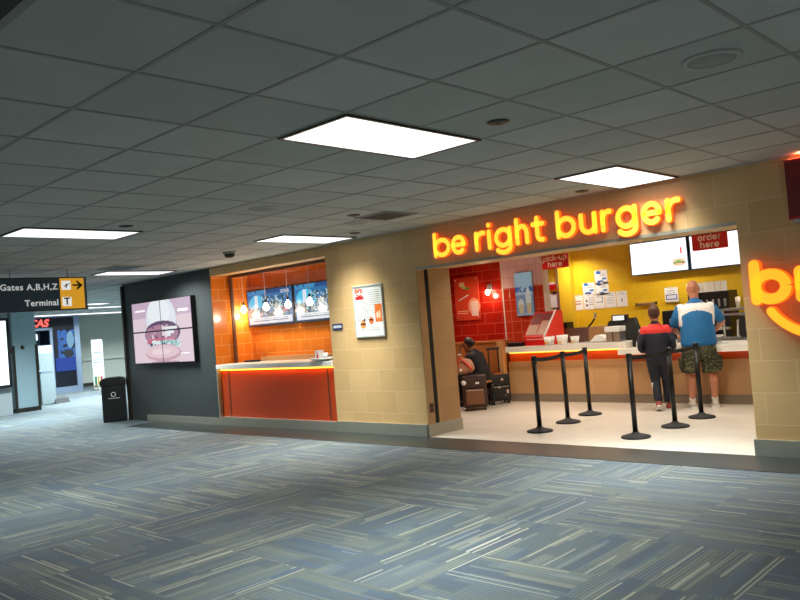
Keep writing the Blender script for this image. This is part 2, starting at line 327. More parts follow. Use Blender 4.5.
def dots():
    m, b, p = new('dotted_black_case'); n = b.node('ShaderNodeTexVoronoi'); b.put(n.inputs['Vector'], b.loc()); n.inputs['Scale'].default_value = 9
    c = b.mix(b.m('LESS_THAN', n.outputs['Distance'], .24), srgb(20, 20, 24), srgb(214, 190, 180)); b.put(p.inputs['Base Color'], c); p.inputs['Roughness'].default_value = .5; return m
M['camo'] = camo(); M['dots'] = dots()

# ------------------------------------------------------------------ setting: hall
struct('floor', MB().prismz([(-34, -8), (6, -8), (6, YF), (-15.15, YF), (-15.15, 17), (-34, 17)], -.1, 0), M['carpet'])
struct('ceiling', MB().prismz([(-34, -8), (6, -8), (6, YF), (-15.15, YF), (-15.15, 17), (-34, 17)], CEIL, CEIL+.1), M['tile_ceil'])
g = MB()
for i in range(-46, 14): x = -3.22+.67*i; g.box(x-.011, x+.011, -8, YF if x > -15.15 else 17, CEIL-.003, CEIL)
for j in range(-15, 24):
    y = 1.78+.65*j
    if y < YF: g.box(-34, 6, y-.011, y+.011, CEIL-.0035, CEIL)
    else: g.box(-34, -15.15, y-.011, y+.011, CEIL-.0035, CEIL)
struct('trim_1', g, M['tbar'])                                   # exposed ceiling grid
struct('trim_2', bx(-14.1, 4, 7.06, YF+.02, -.05, .004), M['border'])   # dark tile border along the shop front
# facade
struct('wall_dark', bx(-15.15, -11.9, YF, 8.7, 0, CEIL), M['dark'])
struct('wall_middle', bx(-8.78, -6.97, YF, 8.40, 0, CEIL), [M['tan']])
struct('wall_header', bx(-6.97, -2.75, YF, 8.49, 2.262, CEIL), M['tan'])
struct('wall_right', bx(-2.75, 4, YF, 8.49, 0, CEIL), M['tan'])
struct('wall_counter_header', bx(-11.9, -8.78, YF, 8.0, 2.64, CEIL), M['tan'])
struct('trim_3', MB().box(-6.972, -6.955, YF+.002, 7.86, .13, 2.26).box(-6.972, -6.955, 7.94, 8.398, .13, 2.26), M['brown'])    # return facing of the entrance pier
struct('trim_4', bx(-6.975, -6.962, 7.862, 7.938, 0.0, 2.262), M['rubber'])      # shutter track
struct('trim_5', MB().box(-6.97, -2.75, YF-.012, YF+.05, 2.235, 2.268), M['kick'])
struct('baseboard_left', MB().box(-14.45, -11.86, YF-.02, YF, 0.005, .13), M['kick'])
struct('baseboard_middle', MB().box(-8.78, -6.95, YF-.022, YF, .005, .165).box(-6.97, -6.94, YF-.022, 8.41, .005, .165), M['kick'])
struct('baseboard_right', MB().box(-2.77, 4, YF-.022, YF, .005, .165), M['kick'])
struct('trim_6', MB().box(-15.2, -15.13, YF-.03, YF+.06, 0, 2.75).box(-15.115, -15.085, YF-.015, YF, 0, 2.75), M['bronze'])
struct('trim_7', bx(-11.9, -11.865, YF-.01, YF+.06, 0, .98), M['kick'])
# far hall
struct('wall_left', bx(-21.3, -21.0, -8, 7.52, 0, CEIL), M['grey'])
struct('wall_far', bx(-31.3, -31, 11, 17, 0, CEIL), M['beige'])
struct('wall_far_side', bx(-31.3, -15.15, 16.9, 17.1, 0, CEIL), M['grey'])
struct('wall_behind', bx(-15.15, -15.05, 8.7, 17, 0, CEIL), M['grey'])
struct('baseboard_far', bx(-31, -30.97, 12.4, 16.9, 0, .13), M['bronze'])
struct('trim_8', MB().box(-31, -30.9, 12.5, 16.9, 1.02, 1.2), M['beige'])
o = struct('column', bx(-22.4, -21.39, 7.75, 8.36, 0, CEIL), M['colp'])
struct('corner_guard', MB().box(-21.40, -21.375, 7.735, 7.80, 0, 1.75).box(-21.40, -21.375, 8.315, 8.375, 0, 1.75), M['bronze'], o)
struct('baseboard', MB().box(-22.42, -21.37, 7.73, 8.38, 0, .11), M['bronze'], o)
# order-window niche
struct('wall_niche_side', bx(-11.9, -11.885, YF+.005, 8.53, 0, 2.70), M['orange'])
struct('wall_niche_back', bx(-11.9, -8.2, 8.53, 8.63, 0, 2.70), M['orange'])
struct('wall_niche_right', bx(-8.3, -8.2, 8.40, 8.6, 0, 2.70), M['orange'])
struct('ceiling_niche', bx(-11.9, -8.3, YF+.02, 8.6, 2.70, 2.76), plain('orange_ceiling', srgb(226, 130, 70), .6))
struct('ledge', bx(-11.5, -8.3, 8.40, 8.528, 0, 1.14), M['wood2'])
# shop interior
struct('floor_shop', bx(-11.2, 1.2, YF, 13.1, -.1, .006), M['cream'])
struct('ceiling_shop', bx(-11.2, 1.2, 8.49, 13.1, 2.69, 2.76), M['iceil'])
struct('wall_shop_red', bx(-11.2, -8.45, 11.7, 12.0, 0, 2.69), M['red'])
struct('wall_shop_left', bx(-11.2, -11, 8.63, 11.7, 0, 2.69), M['red'])
struct('wall_pier_lower', bx(-8.45, -7.57, 11.7, 11.86, 0, 2.02), M['redsq'])
struct('wall_pier_upper', bx(-8.45, -7.57, 11.7, 11.86, 2.02, 2.69), M['pink'])  # upper pier: washed-out reflection painted as a paler tile
struct('trim_9', bx(-8.462, -8.44, 11.69, 11.72, 0, 2.69), M['warmwhite'])
struct('trim_10', MB().box(-7.57, -7.50, 11.69, 11.78, 0, 2.69), M['warmwhite'])
struct('trim_11', bx(-8.62, -8.36, 12.9, 12.998, 0.9, 2.05), M['steel'])
struct('wall_shop_yellow', bx(-8.9, 1.2, 13.0, 13.2, 0, 2.69), M['yellow'])
struct('wall_yellow_pier', bx(-7.98, -7.72, 12.86, 13.0, 0, 2.69), M['yelp'])
struct('trim_12', MB().tube([(-8.03, 12.93, 0), (-8.03, 12.93, 2.69)], .022), M['warmwhite'])
struct('wall_shop_right', bx(1.2, 1.4, 8.49, 13.1, 0, 2.69), M['yellow'])
for j, (x0, x1) in enumerate(((-11.0, -8.33),)):
    struct('trim_13', MB().box(x0, x1, 11.24, 11.7, .1, 1.06).box(x0, x1, 11.225, 11.7, 1.06, 1.085), M['wood'])
    struct('baseboard_shop', bx(x0, x1, 11.235, 11.3, 0, .1), M['greybase'])

# ------------------------------------------------------------------ ceiling fittings
def panel(cx, cy, label, w=HALL_W, turned=False, far=False, spread=98):
    t = thing('ceiling_light', label, 'ceiling light', (cx, cy, CEIL), 0, 'fluorescent ceiling panels')
    hx, hy = (.64, .325) if turned else (.325, .64); f = MB()
    f.box(-hx, hx, -hy, -hy+.022, -.014, .0).box(-hx, hx, hy-.022, hy, -.014, 0).box(-hx, -hx+.022, -hy+.022, hy-.022, -.014, 0).box(hx-.022, hx, -hy+.022, hy-.022, -.014, 0)
    obj('frame', f, M['bronze'], t); obj('diffuser', bx(-hx+.022, hx-.022, -hy+.022, hy-.022, -.010, -.002), M['farpanel' if far else 'lightpanel'], t)
    lamp('lamp', t, (0, 0, -.022), w, (hx-.03)*2, (hy-.03)*2, (.80, .95, 1.0) if far else HALL_COL, 150 if far else spread)
    return t
panel(-3.555, 3.73, 'big bright ceiling panel near the middle, the largest lit one in the ceiling')
panel(-3.555, 6.98, 'lit ceiling panel close above the word burger of the shop sign', spread=92)
panel(-8.2, 3.66, 'long lit ceiling panel at the left edge, above the gates sign', 60, spread=130)
panel(-8.12, 6.82, 'lit ceiling panel in front of the orange order window', spread=94)
panel(-12.6, 6.66, 'lit ceiling panel right of the gates sign, before the charcoal wall', 105, spread=150)
panel(-16.9, 3.73, 'ceiling panel over the hall hidden behind the gates sign', 90, spread=150)
panel(-18.2, 6.98, 'thin far lit panel just right of the gates sign, uppermost of the far strips', FAR_W, far=True)
panel(-21.6, 9.9, 'thin far lit panel below the gates sign right end, second of the far strips', FAR_W, far=True)
panel(-27.5, 15.3, 'added ceiling panel at the far end of the hall, hidden by the charcoal wall', FAR_W, far=True)  # added out of sight to brighten the far hall
panel(-19.2, 13.0, 'added unseen ceiling panel in the far hall behind the charcoal wall', FAR_W, far=True)  # also added unseen, for more light in the far hall
panel(-23.6, 11.4, 'thin far lit panel below the gates sign right end, third of the far strips', FAR_W, far=True)
t = thing('strip_light', 'long lit ceiling strip above the far blue shop front', 'ceiling light', (-26.6, 12.2, CEIL))
obj('frame', bx(-.2, .2, -2.4, 2.4, -.05, 0), M['white'], t); obj('diffuser', bx(-.17, .17, -2.37, 2.37, -.07, -.05), M['farpanel'], t); lamp('lamp', t, (0, 0, -.08), 200, .3, 4.6, (.85, .96, 1), 160)
for x, y, s in ((-8.245, .48, 'behind the gates sign'), (1.135, 3.73, 'right of the shop sign'), (1.135, .48, 'overhead on the right'), (-3.555, -2.77, 'behind the viewer')):
    panel(x, y, 'ceiling panel outside the picture, '+s)
def grille(cx, cy, hx, hy, label, n=9):
    t = thing('ceiling_vent', label, 'vent', (cx, cy, CEIL)); f = MB()
    f.box(-hx, hx, -hy, -hy+.03, -.014, 0).box(-hx, hx, hy-.03, hy, -.014, 0).box(-hx, -hx+.03, -hy+.03, hy-.03, -.014, 0).box(hx-.03, hx, -hy+.03, hy-.03, -.014, 0)
    obj('frame', f, M['tbar'], t); s = MB()
    for k in range(n): y = -hy+.03+(k+.5)*(2*hy-.06)/n; s.quad((-hx+.03, y-.012, -.002), (hx-.03, y-.012, -.002), (hx-.03, y+.012, -.014), (-hx+.03, y+.012, -.014))
    obj('louver', s, M['bronze'], t); obj('backing', bx(-hx+.03, hx-.03, -hy+.03, hy-.03, -.003, -.001), M['rubber'], t)
grille(-3.22, .80, .67, .325, 'dark perforated return air grille in the top left corner of the ceiling', 22)
grille(-6.15, 6.38, .26, .26, 'slatted ceiling vent in front of the framed menu poster')
grille(-11.93+.2, 6.0, .33, .26, 'dark slatted vent beside the ceiling panel near the charcoal wall')
def speaker(x, y, label):
    t = thing('ceiling_speaker', label, 'speaker', (x, y, CEIL), 0, 'round ceiling speakers')
    obj('rim', MB().lathe([(.10, 0), (.15, 0), (.15, -.008), (.135, -.012), (.12, -.012), (.12, -.004), (.1, -.003)]), plain('speaker_rim', srgb(184, 186, 180), .7), t)
    obj('mesh_cover', MB().lathe([(.121, -.002), (.119, -.009), (.06, -.014), (.002, -.015)]), plain('speaker_mesh', srgb(160, 162, 156), .8), t)
speaker(-1.50, 4.08, 'round speaker in the ceiling at the upper right'); speaker(-6.2, 4.70, 'round speaker in a pale ceiling tile left of the central panel'); speaker(-6.73, 6.45, 'round speaker in the ceiling above the framed menu poster')
for x, y, s in ((-2.88, 4.09, 'dark oval sprinkler rosette beside the big central ceiling panel'), (-6.24, 5.96, 'dark sprinkler rosette near the slatted vent over the menu poster'), (-7.46, 7.12, 'dark sprinkler rosette right of the panel before the order window'), (-4.17, 7.34, 'dark sprinkler rosette close to the fascia above the shop sign'), (-7.58, 3.95, 'dark sprinkler rosette at the right end of the long left panel')):
    t = thing('sprinkler', s, 'sprinkler', (x, y, CEIL), 0, 'sprinklers in the hall ceiling'); obj('rosette', MB().lathe([(.075, 0), (.075, -.004), (.06, -.012), (.02, -.014)]), M['bronze'], t); obj('nozzle', MB().lathe([(.02, -.012), (.02, -.017), (.002, -.018)]), M['bronze'], t)
t = thing('smoke_detector', 'dark domed smoke detector hanging from the ceiling near the charcoal wall', 'detector', (-9.6, 6.59, CEIL))
obj('base', MB().lathe([(.10, 0), (.10, -.02), (.085, -.03)]), M['tbar'], t); obj('dome', MB().lathe([(.08, -.025), (.075, -.06), (.05, -.085), (.005, -.092)]), M['bronze'], t)

# ------------------------------------------------------------------ shop sign lettering
sg = thing('shop_sign', 'glowing yellow be right burger lettering over the shop entrance', 'sign', (-4.905, 7.694, 2.345))
S0 = .258
for ch, x0, x1 in (('b', -6.594, -6.30), ('e', -6.297, -6.05), ('r', -5.918, -5.735), ('i', -5.731, -5.64), ('g', -5.615, -5.345), ('h', -5.308, -5.105), ('t', -5.080, -4.885), ('b', -4.745, -4.475), ('u', -4.447, -4.215), ('r', -4.185, -4.03), ('g', -4.005, -3.745), ('e', -3.712, -3.475), ('r', -3.446, -3.27)):
    x0 += 4.93; x1 += 4.93
    p = obj('letter', glyph(ch, x0, x1, 0, S0, .035, -.045, -.005), M['yrim'], sg)
    obj('letter_face', glyph(ch, x0, x1, 0, S0, .0275, -.049, -.044), M['yface'], p); obj('letter_back', glyph(ch, x0, x1, 0, S0, .031, -.006, .008), M['redglow'], p)
    obj('standoff', glyph(ch, x0, x1, 0, S0, .008, .006, .0235), M['brownret'], p)
lg = thing('logo_sign', 'glowing orange brb logo with smile on the right wall', 'sign', (-2.645, 7.692, 1.455))
for ch, x0, x1, s in (('b', .01, .36, .315), ('r', .405, .62, .315), ('b', .655, 1.0, .315)):
    p = obj('letter', glyph(ch, x0, x1, 0, s, .054, -.075, -.005), M['yrim'], lg)
    obj('letter_face', glyph(ch, x0, x1, 0, s, .048, -.08, -.074), M['lface'], p); obj('letter_back', glyph(ch, x0, x1, 0, s, .05, -.006, .012), M['redglow'], p); obj('standoff', glyph(ch, x0, x1, 0, s, .01, .010, .026), M['brownret'], p)
sm = [(.17+.66*(i/20), -.075-.21*math.sin(PI*i/20)**.8) for i in range(21)]
p = obj('smile', MB().ribbon(sm, .045, -.075, -.005), M['yrim'], lg); obj('smile_face', MB().ribbon(sm, .040, -.08, -.074), M['lface'], p); obj('smile_back', MB().ribbon(sm, .04, -.006, .026), M['redglow'], p)
t = thing('blade_sign', 'dark red projecting sign box high at the right edge above the orange logo', 'sign', (-1.9, YF, 2.47))
obj('case', bx(-.33, .33, -.16, -.0, -.27, .27, bev=.01), M['maroon'], t); [obj('trim_edge', bx(-.33, .33, -.165, -.16, z, z+.02), M['redp'], t) for z in (.25, -.27)]
obj('added_glow_strip', bx(-.31, .31, -.10, -.03, .27, .285), glow('added_red_glow', (1, .16, .06), 3), t); lamp('strip_lamp', t, (.1, -.12, .295), 11, .6, .08, (1, .30, .14), 170, (PI, 0, 0)); obj('foot_bracket', bx(-.30, .30, -.14, -.02, -.30, -.27), M['steel'], t)  # strip and upward lamp are added to give the ceiling its red glow

# ------------------------------------------------------------------ video wall
vw = thing('video_wall', 'four-screen video wall showing a large burger on the charcoal wall', 'video wall', (-13.52, YF, 1.765))
BL = [('r', 0, .46, 1.2, .19, srgb(202, 176, 200)), ('e', 0, .20, .50, .48, srgb(196, 182, 200)), ('e', 0, .205, .485, .465, srgb(226, 232, 240)), ('e', -.06, .34, .36, .28, srgb(238, 243, 247)), ('e', -.04, -.06, .60, .25, srgb(226, 216, 226)), ('e', .02, -.04, .57, .23, srgb(92, 68, 104)), ('e', -.02, -.07, .54, .19, srgb(172, 128, 152)), ('n', -.02, -.05, .54, .19, srgb(104, 74, 108), 5, .53), ('n', .0, -.06, .5, .17, srgb(216, 180, 190), 6, .60),
      ('n', -.02, -.02, .52, .15, srgb(232, 214, 220), 4.2, .56), ('r', .30, .03, .20, .035, srgb(232, 236, 240)), ('r', .26, -.03, .13, .04, srgb(232, 236, 240)), ('r', .23, -.085, .06, .03, srgb(232, 236, 240)), ('r', -.02, -.175, .40, .035, srgb(216, 120, 146)), ('e', -.2, -.20, .3, .05, srgb(206, 104, 132)), ('e', .16, -.255, .44, .07, srgb(150, 190, 196)), ('n', .12, -.255, .46, .075, srgb(224, 240, 238), 7, .52), ('n', .06, -.26, .5, .07, srgb(62, 78, 104), 9, .6),
      ('e', 0, -.42, .57, .165, srgb(206, 164, 180)), ('e', -.02, -.40, .54, .125, srgb(230, 200, 208)), ('e', -.06, -.40, .3, .06, srgb(240, 216, 222)), ('e', .05, -.60, .46, .02, srgb(180, 146, 170))]
cols_ = ((-1.10, 0), (0, 1.10)); rows_ = ((0, .59), (-.62, 0))
for xi in cols_:
    for zi in rows_:
        cx, cz = sum(xi)/2, sum(zi)/2
        b_ = obj('bezel', MB().box(xi[0], xi[1], -.10, -.0, zi[0], zi[1], bev=.004), M['black'], vw)
        ly = [('r', 1.0, 0, .001, .001, (1, 1, 1))] + [(k[0], k[1]*1.15-cx, k[2]-cz, k[3]*1.15, k[4], *k[5:]) for k in BL]
        pic = picture('burger_picture', srgb(228, 206, 216), ly[1:], .92, warp=.05)
        obj('screen', bx(xi[0]+.013-cx, xi[1]-.013-cx, -.103, -.099, zi[0]+.013-cz, zi[1]-.013-cz), pic, b_, (cx, 0, cz))
m = MB(); [m.box(-.97+.05*k, -.93+.05*k, -.1045, -.1035, .40, .43+.012*(k % 2)) for k in range(8)]; obj('caption', m, glow('caption_white', (1, 1, 1), 1), vw, label='small white caption on the pink screen')
m = MB()
for k in range(9): m.box(.64+.04*k, .672+.04*k, -.1045, -.1035, .33, .36+.012*(k % 2))
for k in range(8): m.box(.64+.04*k, .672+.04*k, -.1045, -.1035, -.46, -.44)
obj('small_print', m, M['white'], vw)

# ------------------------------------------------------------------ order window
t = thing('service_counter', 'white counter ledge over an orange front panel at the order window', 'counter', (-10.34, 7.9, 0))
obj('worktop', bx(-1.53, 1.555, -.215, .48, .985, 1.065, bev=.008), M['slab'], t)
obj('front_panel', bx(-1.52, 1.555, -.13, .38, .15, .985), M['oband2'], t); obj('kick_plate', bx(-1.535, 1.555, -.205, .3, .005, .15), M['kick'], t)
obj('led_strip', bx(-1.5, 1.53, -.145, -.131, .955, .984), M['led'], t, label='glowing amber strip under the worktop')
for x in (-1.27, 1.36): obj('seam', bx(x-.012, x+.012, -.136, -.13, .15, .955), M['chrome'], t)
lamp('strip_lamp', t, (0, -.165, .975), 5, 3.0, .02, (1, .45, .05), 170)
t = thing('window_frame', 'bronze framed glass screen in the orange order window', 'window', (-11.8, 8.09, 1.065))
f = MB().box(-.035, .005, -.03, .03, 0, 1.6, bev=.004); obj('mullion', f, M['chrome'], t); obj('head_rail', bx(.025, 3.46, -.03, .03, 1.53, 1.6, bev=.004), M['chrome'], t)
obj('pane', bx(.025, 3.46, -.004, .004, .005, 1.53), M['glass'], t)
NEWS = [('n', 0, .05, .66, .3, srgb(60, 140, 190), 5, .5), ('r', 0, -.02, .66, .26, srgb(36, 110, 168)), ('e', -.35, .06, .26, .17, srgb(60, 190, 232)), ('r', -.38, .02, .05, .2, srgb(214, 226, 240)), ('n', -.4, -.1, .24, .1, srgb(30, 36, 60), 14, .45), ('n', .14, .02, .36, .17, srgb(150, 186, 204), 9, .48), ('n', .2, -.0, .40, .19, srgb(30, 78, 92), 12, .50), ('n', .16, .02, .34, .15, srgb(196, 212, 220), 15, .60), ('n', .5, -.06, .12, .06, srgb(190, 40, 60), 20, .5),
        ('r', 0, -.235, .62, .06, srgb(228, 232, 238)), ('t', 0, -.235, .5, .035, srgb(70, 90, 120), 26), ('r', 0, -.31, .62, .018, srgb(40, 60, 100)), ('t', .46, .25, .12, .03, srgb(240, 244, 248), 40)]
nm = picture('news_broadcast', srgb(24, 72, 128), NEWS, 1.0, warp=.012)
for x0, lab in ((-11.84, 'wall television left in the order window, corner by the charcoal wall'), (-10.47, 'wall television right in the order window, partly hidden by the tan wall')):
    t = thing('television', lab, 'television', (x0+.67, 8.50, 2.02), 0, 'news televisions in the order window')
    obj('bezel', bx(-.67, .67, -.07, -.02, -.34, .33, bev=.006), M['black'], t); obj('screen', bx(-.645, .645, -.073, -.069, -.315, .31), nm, t); obj('wall_mount', bx(-.2, .2, -.02, .03, -.1, .1), M['blackm'], t)
for i, x in enumerate((-11.80, -11.13, -10.51, -9.93)):
    lab = ['bare pendant bulb nearest the charcoal wall, against orange tiles', 'bare pendant bulb hanging before the left television near its middle', 'bare pendant bulb hanging before the right end of the left television', 'bare pendant bulb hanging before the right television'][i]
    t = thing('pendant_bulb', lab, 'pendant light', (x+.03, 8.3, 2.70), 0, 'bare bulbs in the order window')
    obj('ceiling_rose', MB().lathe([(.04, 0), (.04, -.012), (.012, -.02)]), M['warmwhite'], t); obj('cord', MB().tube([(0, 0, -.015), (0, 0, -.56)], .0045), M['warmwhite'], t)
    obj('socket', MB().lathe([(.012, -.55), (.02, -.56), (.022, -.605), (.018, -.61)]), M['bronze'], t); obj('bulb', MB().lathe([(.018, -.605), (.026, -.625), (.05, -.665), (.056, -.695), (.048, -.725), (.025, -.745), (.003, -.75)]), M['bulb'], t)
    l = bpy.data.lights.new('bulb_lamp', 'POINT'); l.energy = 11; l.color = (1, .86, .64); l.shadow_soft_size = .05; lo = bpy.data.objects.new('bulb_lamp', l); C.objects.link(lo); lo.location = (0, 0, -.80); lo.parent = t
# things on the order ledge
t = thing('tray', 'white oval serving tray on the order window counter', 'tray', (-9.10, 7.83, 1.065))
obj('dish', MB().lathe([(.12, 0), (.2, .02), (.235, .045), (.228, .047), (.19, .024), (.01, .012)], seg=28), M['white'], t)
t = tag(obj('cup', MB().lathe([(.035, 0), (.045, .10), (.041, .10), (.033, .008), (.002, .008)], (-9.04, 7.80, 1.086)), M['white']), 'small white cup on the right of the tray', 'cup')
t = thing('sauce_box', 'white carton with red bottle emblem standing on the oval tray', 'box', (-9.20, 7.82, 1.086)); obj('carton', bx(-.055, .055, -.04, .04, 0, .14), M['white'], t); obj('emblem', MB().box(-.018, .018, -.043, -.0405, .02, .075).box(-.008, .008, -.043, -.0405, .075, .11), M['redp'], t)
t = thing('sauce_bottle', 'dark bottle leaning up behind the white cup on the tray', 'bottle', (-8.93, 7.90, 1.085)); obj('body', MB().lathe([(.028, 0), (.03, .1), (.014, .15), (.012, .19)]), M['brownc'], t); obj('cap', MB().lathe([(.016, .185), (.016, .225), (.004, .24)]), M['black'], t)
tag(obj('card_tray', bx(-11.6, -11.3, 8.10, 8.25, 1.067, 1.10, bev=.005), M['black']), 'flat black tray at the back of the order window counter', 'tray')

# ------------------------------------------------------------------ framed menu and small wall plates
t = thing('menu_poster', 'framed white menu poster on the tan wall by the entrance', 'poster', (-7.91, YF, 1.755))
f = MB(); hw, hh = .295, .37
f.box(-hw, hw, -.03, 0, hh-.018, hh).box(-hw, hw, -.03, 0, -hh, -hh+.018).box(-hw, -hw+.018, -.03, 0, -hh+.018, hh-.018).box(hw-.018, hw, -.03, 0, -hh+.018, hh-.018); obj('frame', f, plain('silver_frame', srgb(190, 192, 186), .5), t)
ML = [('t', -.12, .03, .12, .16, srgb(150, 140, 132), 34), ('t', .12, .12, .12, .17, srgb(160, 150, 140), 34), ('r', -.17, .195, .085, .022, srgb(200, 40, 40)), ('e', -.13, -.19, .06, .06, srgb(226, 150, 80)), ('e', -.13, -.185, .062, .016, srgb(80, 40, 30)), ('e', -.10, -.13, .022, .025, srgb(70, 70, 72)), ('e', .04, -.14, .05, .055, srgb(220, 120, 60)), ('e', .04, -.13, .052, .014, srgb(70, 34, 24)), ('r', .195, -.04, .07, .125, srgb(236, 120, 40)), ('e', .17, -.07, .022, .05, srgb(250, 220, 190)), ('e', .215, -.06, .018, .06, srgb(250, 214, 180)), ('t', .0, -.27, .2, .03, srgb(170, 160, 150), 34)]
obj('sheet', bx(-.278, .278, -.02, -.004, -.353, .353), picture('menu_print', srgb(238, 236, 228), ML, warp=.008), t)
l2 = MB(); [glyph(c_, a, b_, .265, .055, .009, -.0235, -.0195, mb=l2) for c_, a, b_ in (('b', -.25, -.195), ('r', -.188, -.155), ('b', -.148, -.093))]; l2.ribbon([(-.225+.11*i/8, .245-.02*math.sin(PI*i/8)) for i in range(9)], .007, -.0235, -.0195)
obj('logo', l2, plain('orange_ink', srgb(230, 90, 40), .6), t)
t = thing('room_sign', 'small blue wall plate on the tan wall beside the order window', 'sign', (-8.605, YF, 1.565)); obj('plate', bx(-.105, .105, -.014, 0, -.045, .045, bev=.004), M['bluesign'], t)
m = MB(); [m.box(-.08+.035*k, -.055+.035*k, -.0155, -.0135, -.02, .02) for k in range(5)]; obj('pale_marks', m, M['letter'], t)
t = thing('wall_socket', 'small wall outlet low on the brown entrance pier', 'outlet', (-6.955, 7.80, .38)); obj('plate', bx(0, .008, -.04, .04, -.065, .065, bev=.003), M['chrome'], t); [obj('receptacle', bx(.008, .011, -.018, .018, z, z+.033), M['black'], t) for z in (.012, -.045)]

# ------------------------------------------------------------------ gates sign
t = thing('gates_sign', 'navy hanging sign for Gates A,B,H,Z and Terminal with yellow arrow panel', 'sign', (-11.95, 4.155, 2.41), PI/2)
obj('case', bx(-.95, 1.31, -.07, .07, -.255, .25, bev=.008), M['navyp'], t); obj('edge', MB().box(-.95, 1.31, -.075, -.07, .235, .25).box(-.95, 1.31, -.075, -.07, -.255, -.24), M['bronze'], t)
yp = obj('arrow_panel', bx(.89, 1.265, -.078, -.07, -.235, .235, bev=.004), M['amber'], t)
obj('arrow', MB().box(1.085, 1.225, -.083, -.0785, .112, .138).prism([(1.15, .205), (1.245, .125), (1.15, .045), (1.15, .085), (1.20, .125), (1.15, .165)], -.083, -.0785), M['inkb'], yp)
[obj('pictogram_plate', bx(.915, 1.055, -.081, -.0785, z, z+.14), glow('lit_white_face', (.9, .9, .86), .75), yp) for z in (.055, -.195)]
obj('pictogram', MB().prism([(.935, .12), (.965, .12), (1.03, .155), (1.045, .16), (1.035, .147), (1.0, .118), (.985, .085), (.972, .085), (.98, .112), (.955, .106), (.945, .122)], -.0845, -.081).prism([(.965, .142), (.99, .135), (1.0, .15), (.975, .15)], -.0845, -.081), M['inkb'], yp)
obj('letter_t', text('T', .15, -.083, .985, -.125, .001, bold=.004), M['inkb'], yp)
obj('lettering', text('Gates A,B,H,Z', .128, -.0715, .86, .105, .002, 'RIGHT', bold=.0015, space=1.1), M['litletter'], t); obj('lettering', text('Terminal', .128, -.0715, .86, -.135, .002, 'RIGHT', bold=.0025, space=1.08), M['litletter'], t)
for x in (-.7, .2, 1.05): obj('hanger', MB().tube([(x, 0, .25), (x, 0, .39)], .007), M['tbar'], t)

# ------------------------------------------------------------------ trash bin
t = thing('trash_bin', 'black trash bin with white recycling mark at the corner of the charcoal wall', 'trash bin', (-15.45, 7.53, 0), math.radians(60))
b_ = MB(); hw = .25
b_.box(-.23, .23, -.2, .2, 0, .74, bev=.03); obj('body', b_, M['black'], t)
obj('lid', MB().prism([(-.25, .735), (.25, .735), (.25, .83), (.22, .88), (.12, .905), (-.12, .905), (-.22, .88), (-.25, .83)], -.225, .225), M['black'], t)
obj('slot', bx(-.15, .15, -.23, -.224, .77, .85), M['rubber'], t)
rc = MB(); [rc.ribbon(arc(0, .56, .042, .042, a, a+92, 8), .007, -.206, -.2005) for a in (30, 150, 270)]; obj('recycling_mark', rc, M['letter'], t)
m = MB(); [m.box(-.1+.028*k, -.082+.028*k, -.204, -.2005, .475, .49) for k in range(8)]; obj('small_print', m, M['letter'], t)
# ------------------------------------------------------------------ far hall
lb = thing('light_box', 'bright advertising light box at the far left edge', 'light box', (-20.97, 6.93, 1.6), PI/2)
obj('case', bx(-.75, .56, -.16, 0, -.90, .87, bev=.02), M['black'], lb); obj('screen', bx(-.70, .48, -.165, -.158, -.82, .80), glow('advert_white', (.86, .96, 1.0), 1.5), lb); obj('latch', bx(.56, .62, -.1, -.04, -.05, .08), M['bronze'], lb)
t = thing('call_plate', 'small grey disc on the blue-grey column at the left', 'plate', (-21.385, 8.0, 1.70), PI/2); obj('disc', MB().tube([(0, 0, 0), (0, -.02, 0)], .055, seg=16), M['bronze'], t); obj('button', MB().tube([(0, -.02, 0), (0, -.03, 0)], .025, seg=12), M['steel'], t)
sh = thing('far_shop', 'distant blue-lit shop front with red CAS letters and glass door', 'shop', (-28.0, 10.2, 0), PI/2)
obj('wall', MB().box(-1.2, 2.2, 0, .2, 2.36, 2.79).box(1.25, 2.2, 0, .2, 0, 2.36).box(-1.2, -.4, 0, .2, 0, 2.36), plain('dark_shop_front', srgb(18, 24, 34), .35), sh)
fr = MB().box(2.09, 2.28, -.05, .05, 0, 2.79).box(1.22, 1.31, -.04, .05, 0, 2.36).box(.35, 1.25, -.04, .05, 2.28, 2.36).box(-1.2, 2.25, -.05, .02, 2.72, 2.79).box(1.3, 2.1, -.05, .02, 0, .22)
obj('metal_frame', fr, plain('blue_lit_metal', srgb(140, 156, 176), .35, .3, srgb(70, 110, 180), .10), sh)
obj('poster', bx(-.36, .36, -.03, -.005, -.62, .88), picture('blue_advert', srgb(10, 20, 44), [('n', .05, .35, .3, .5, srgb(60, 130, 230), 5, .46), ('e', .2, .5, .13, .3, srgb(150, 210, 250)), ('r', -.2, .3, .04, .5, srgb(60, 120, 220)), ('r', 0, -.38, .36, .24, srgb(24, 76, 196)), ('e', .12, -.0, .18, .15, srgb(40, 50, 60))], .6), sh, (1.73, 0, 1.4))
obj('lettering', text('ICAS', .36, -.03, .80, 2.52, .02, shear=.25, bold=.008), glow('red_neon', (1, .12, .10), 1.6), sh)
inn = MB().box(-1.2, 2.0, 2.4, 2.5, 0, 2.6).box(-1.2, 2.0, .2, 2.5, 2.55, 2.6).box(1.95, 2.0, .2, 2.4, 0, 2.55)
obj('interior', inn, plain('shop_interior', srgb(60, 84, 106), .7), sh)
obj('door', bx(.90, 1.22, .03, .06, .05, 2.26), glass('tinted_glass', (.25, .32, .38)), sh)
obj('lit_sign', MB().box(.30, .92, .3, .36, 1.95, 2.17), glow('lit_shelf', (.85, .92, 1), 1.3), sh)
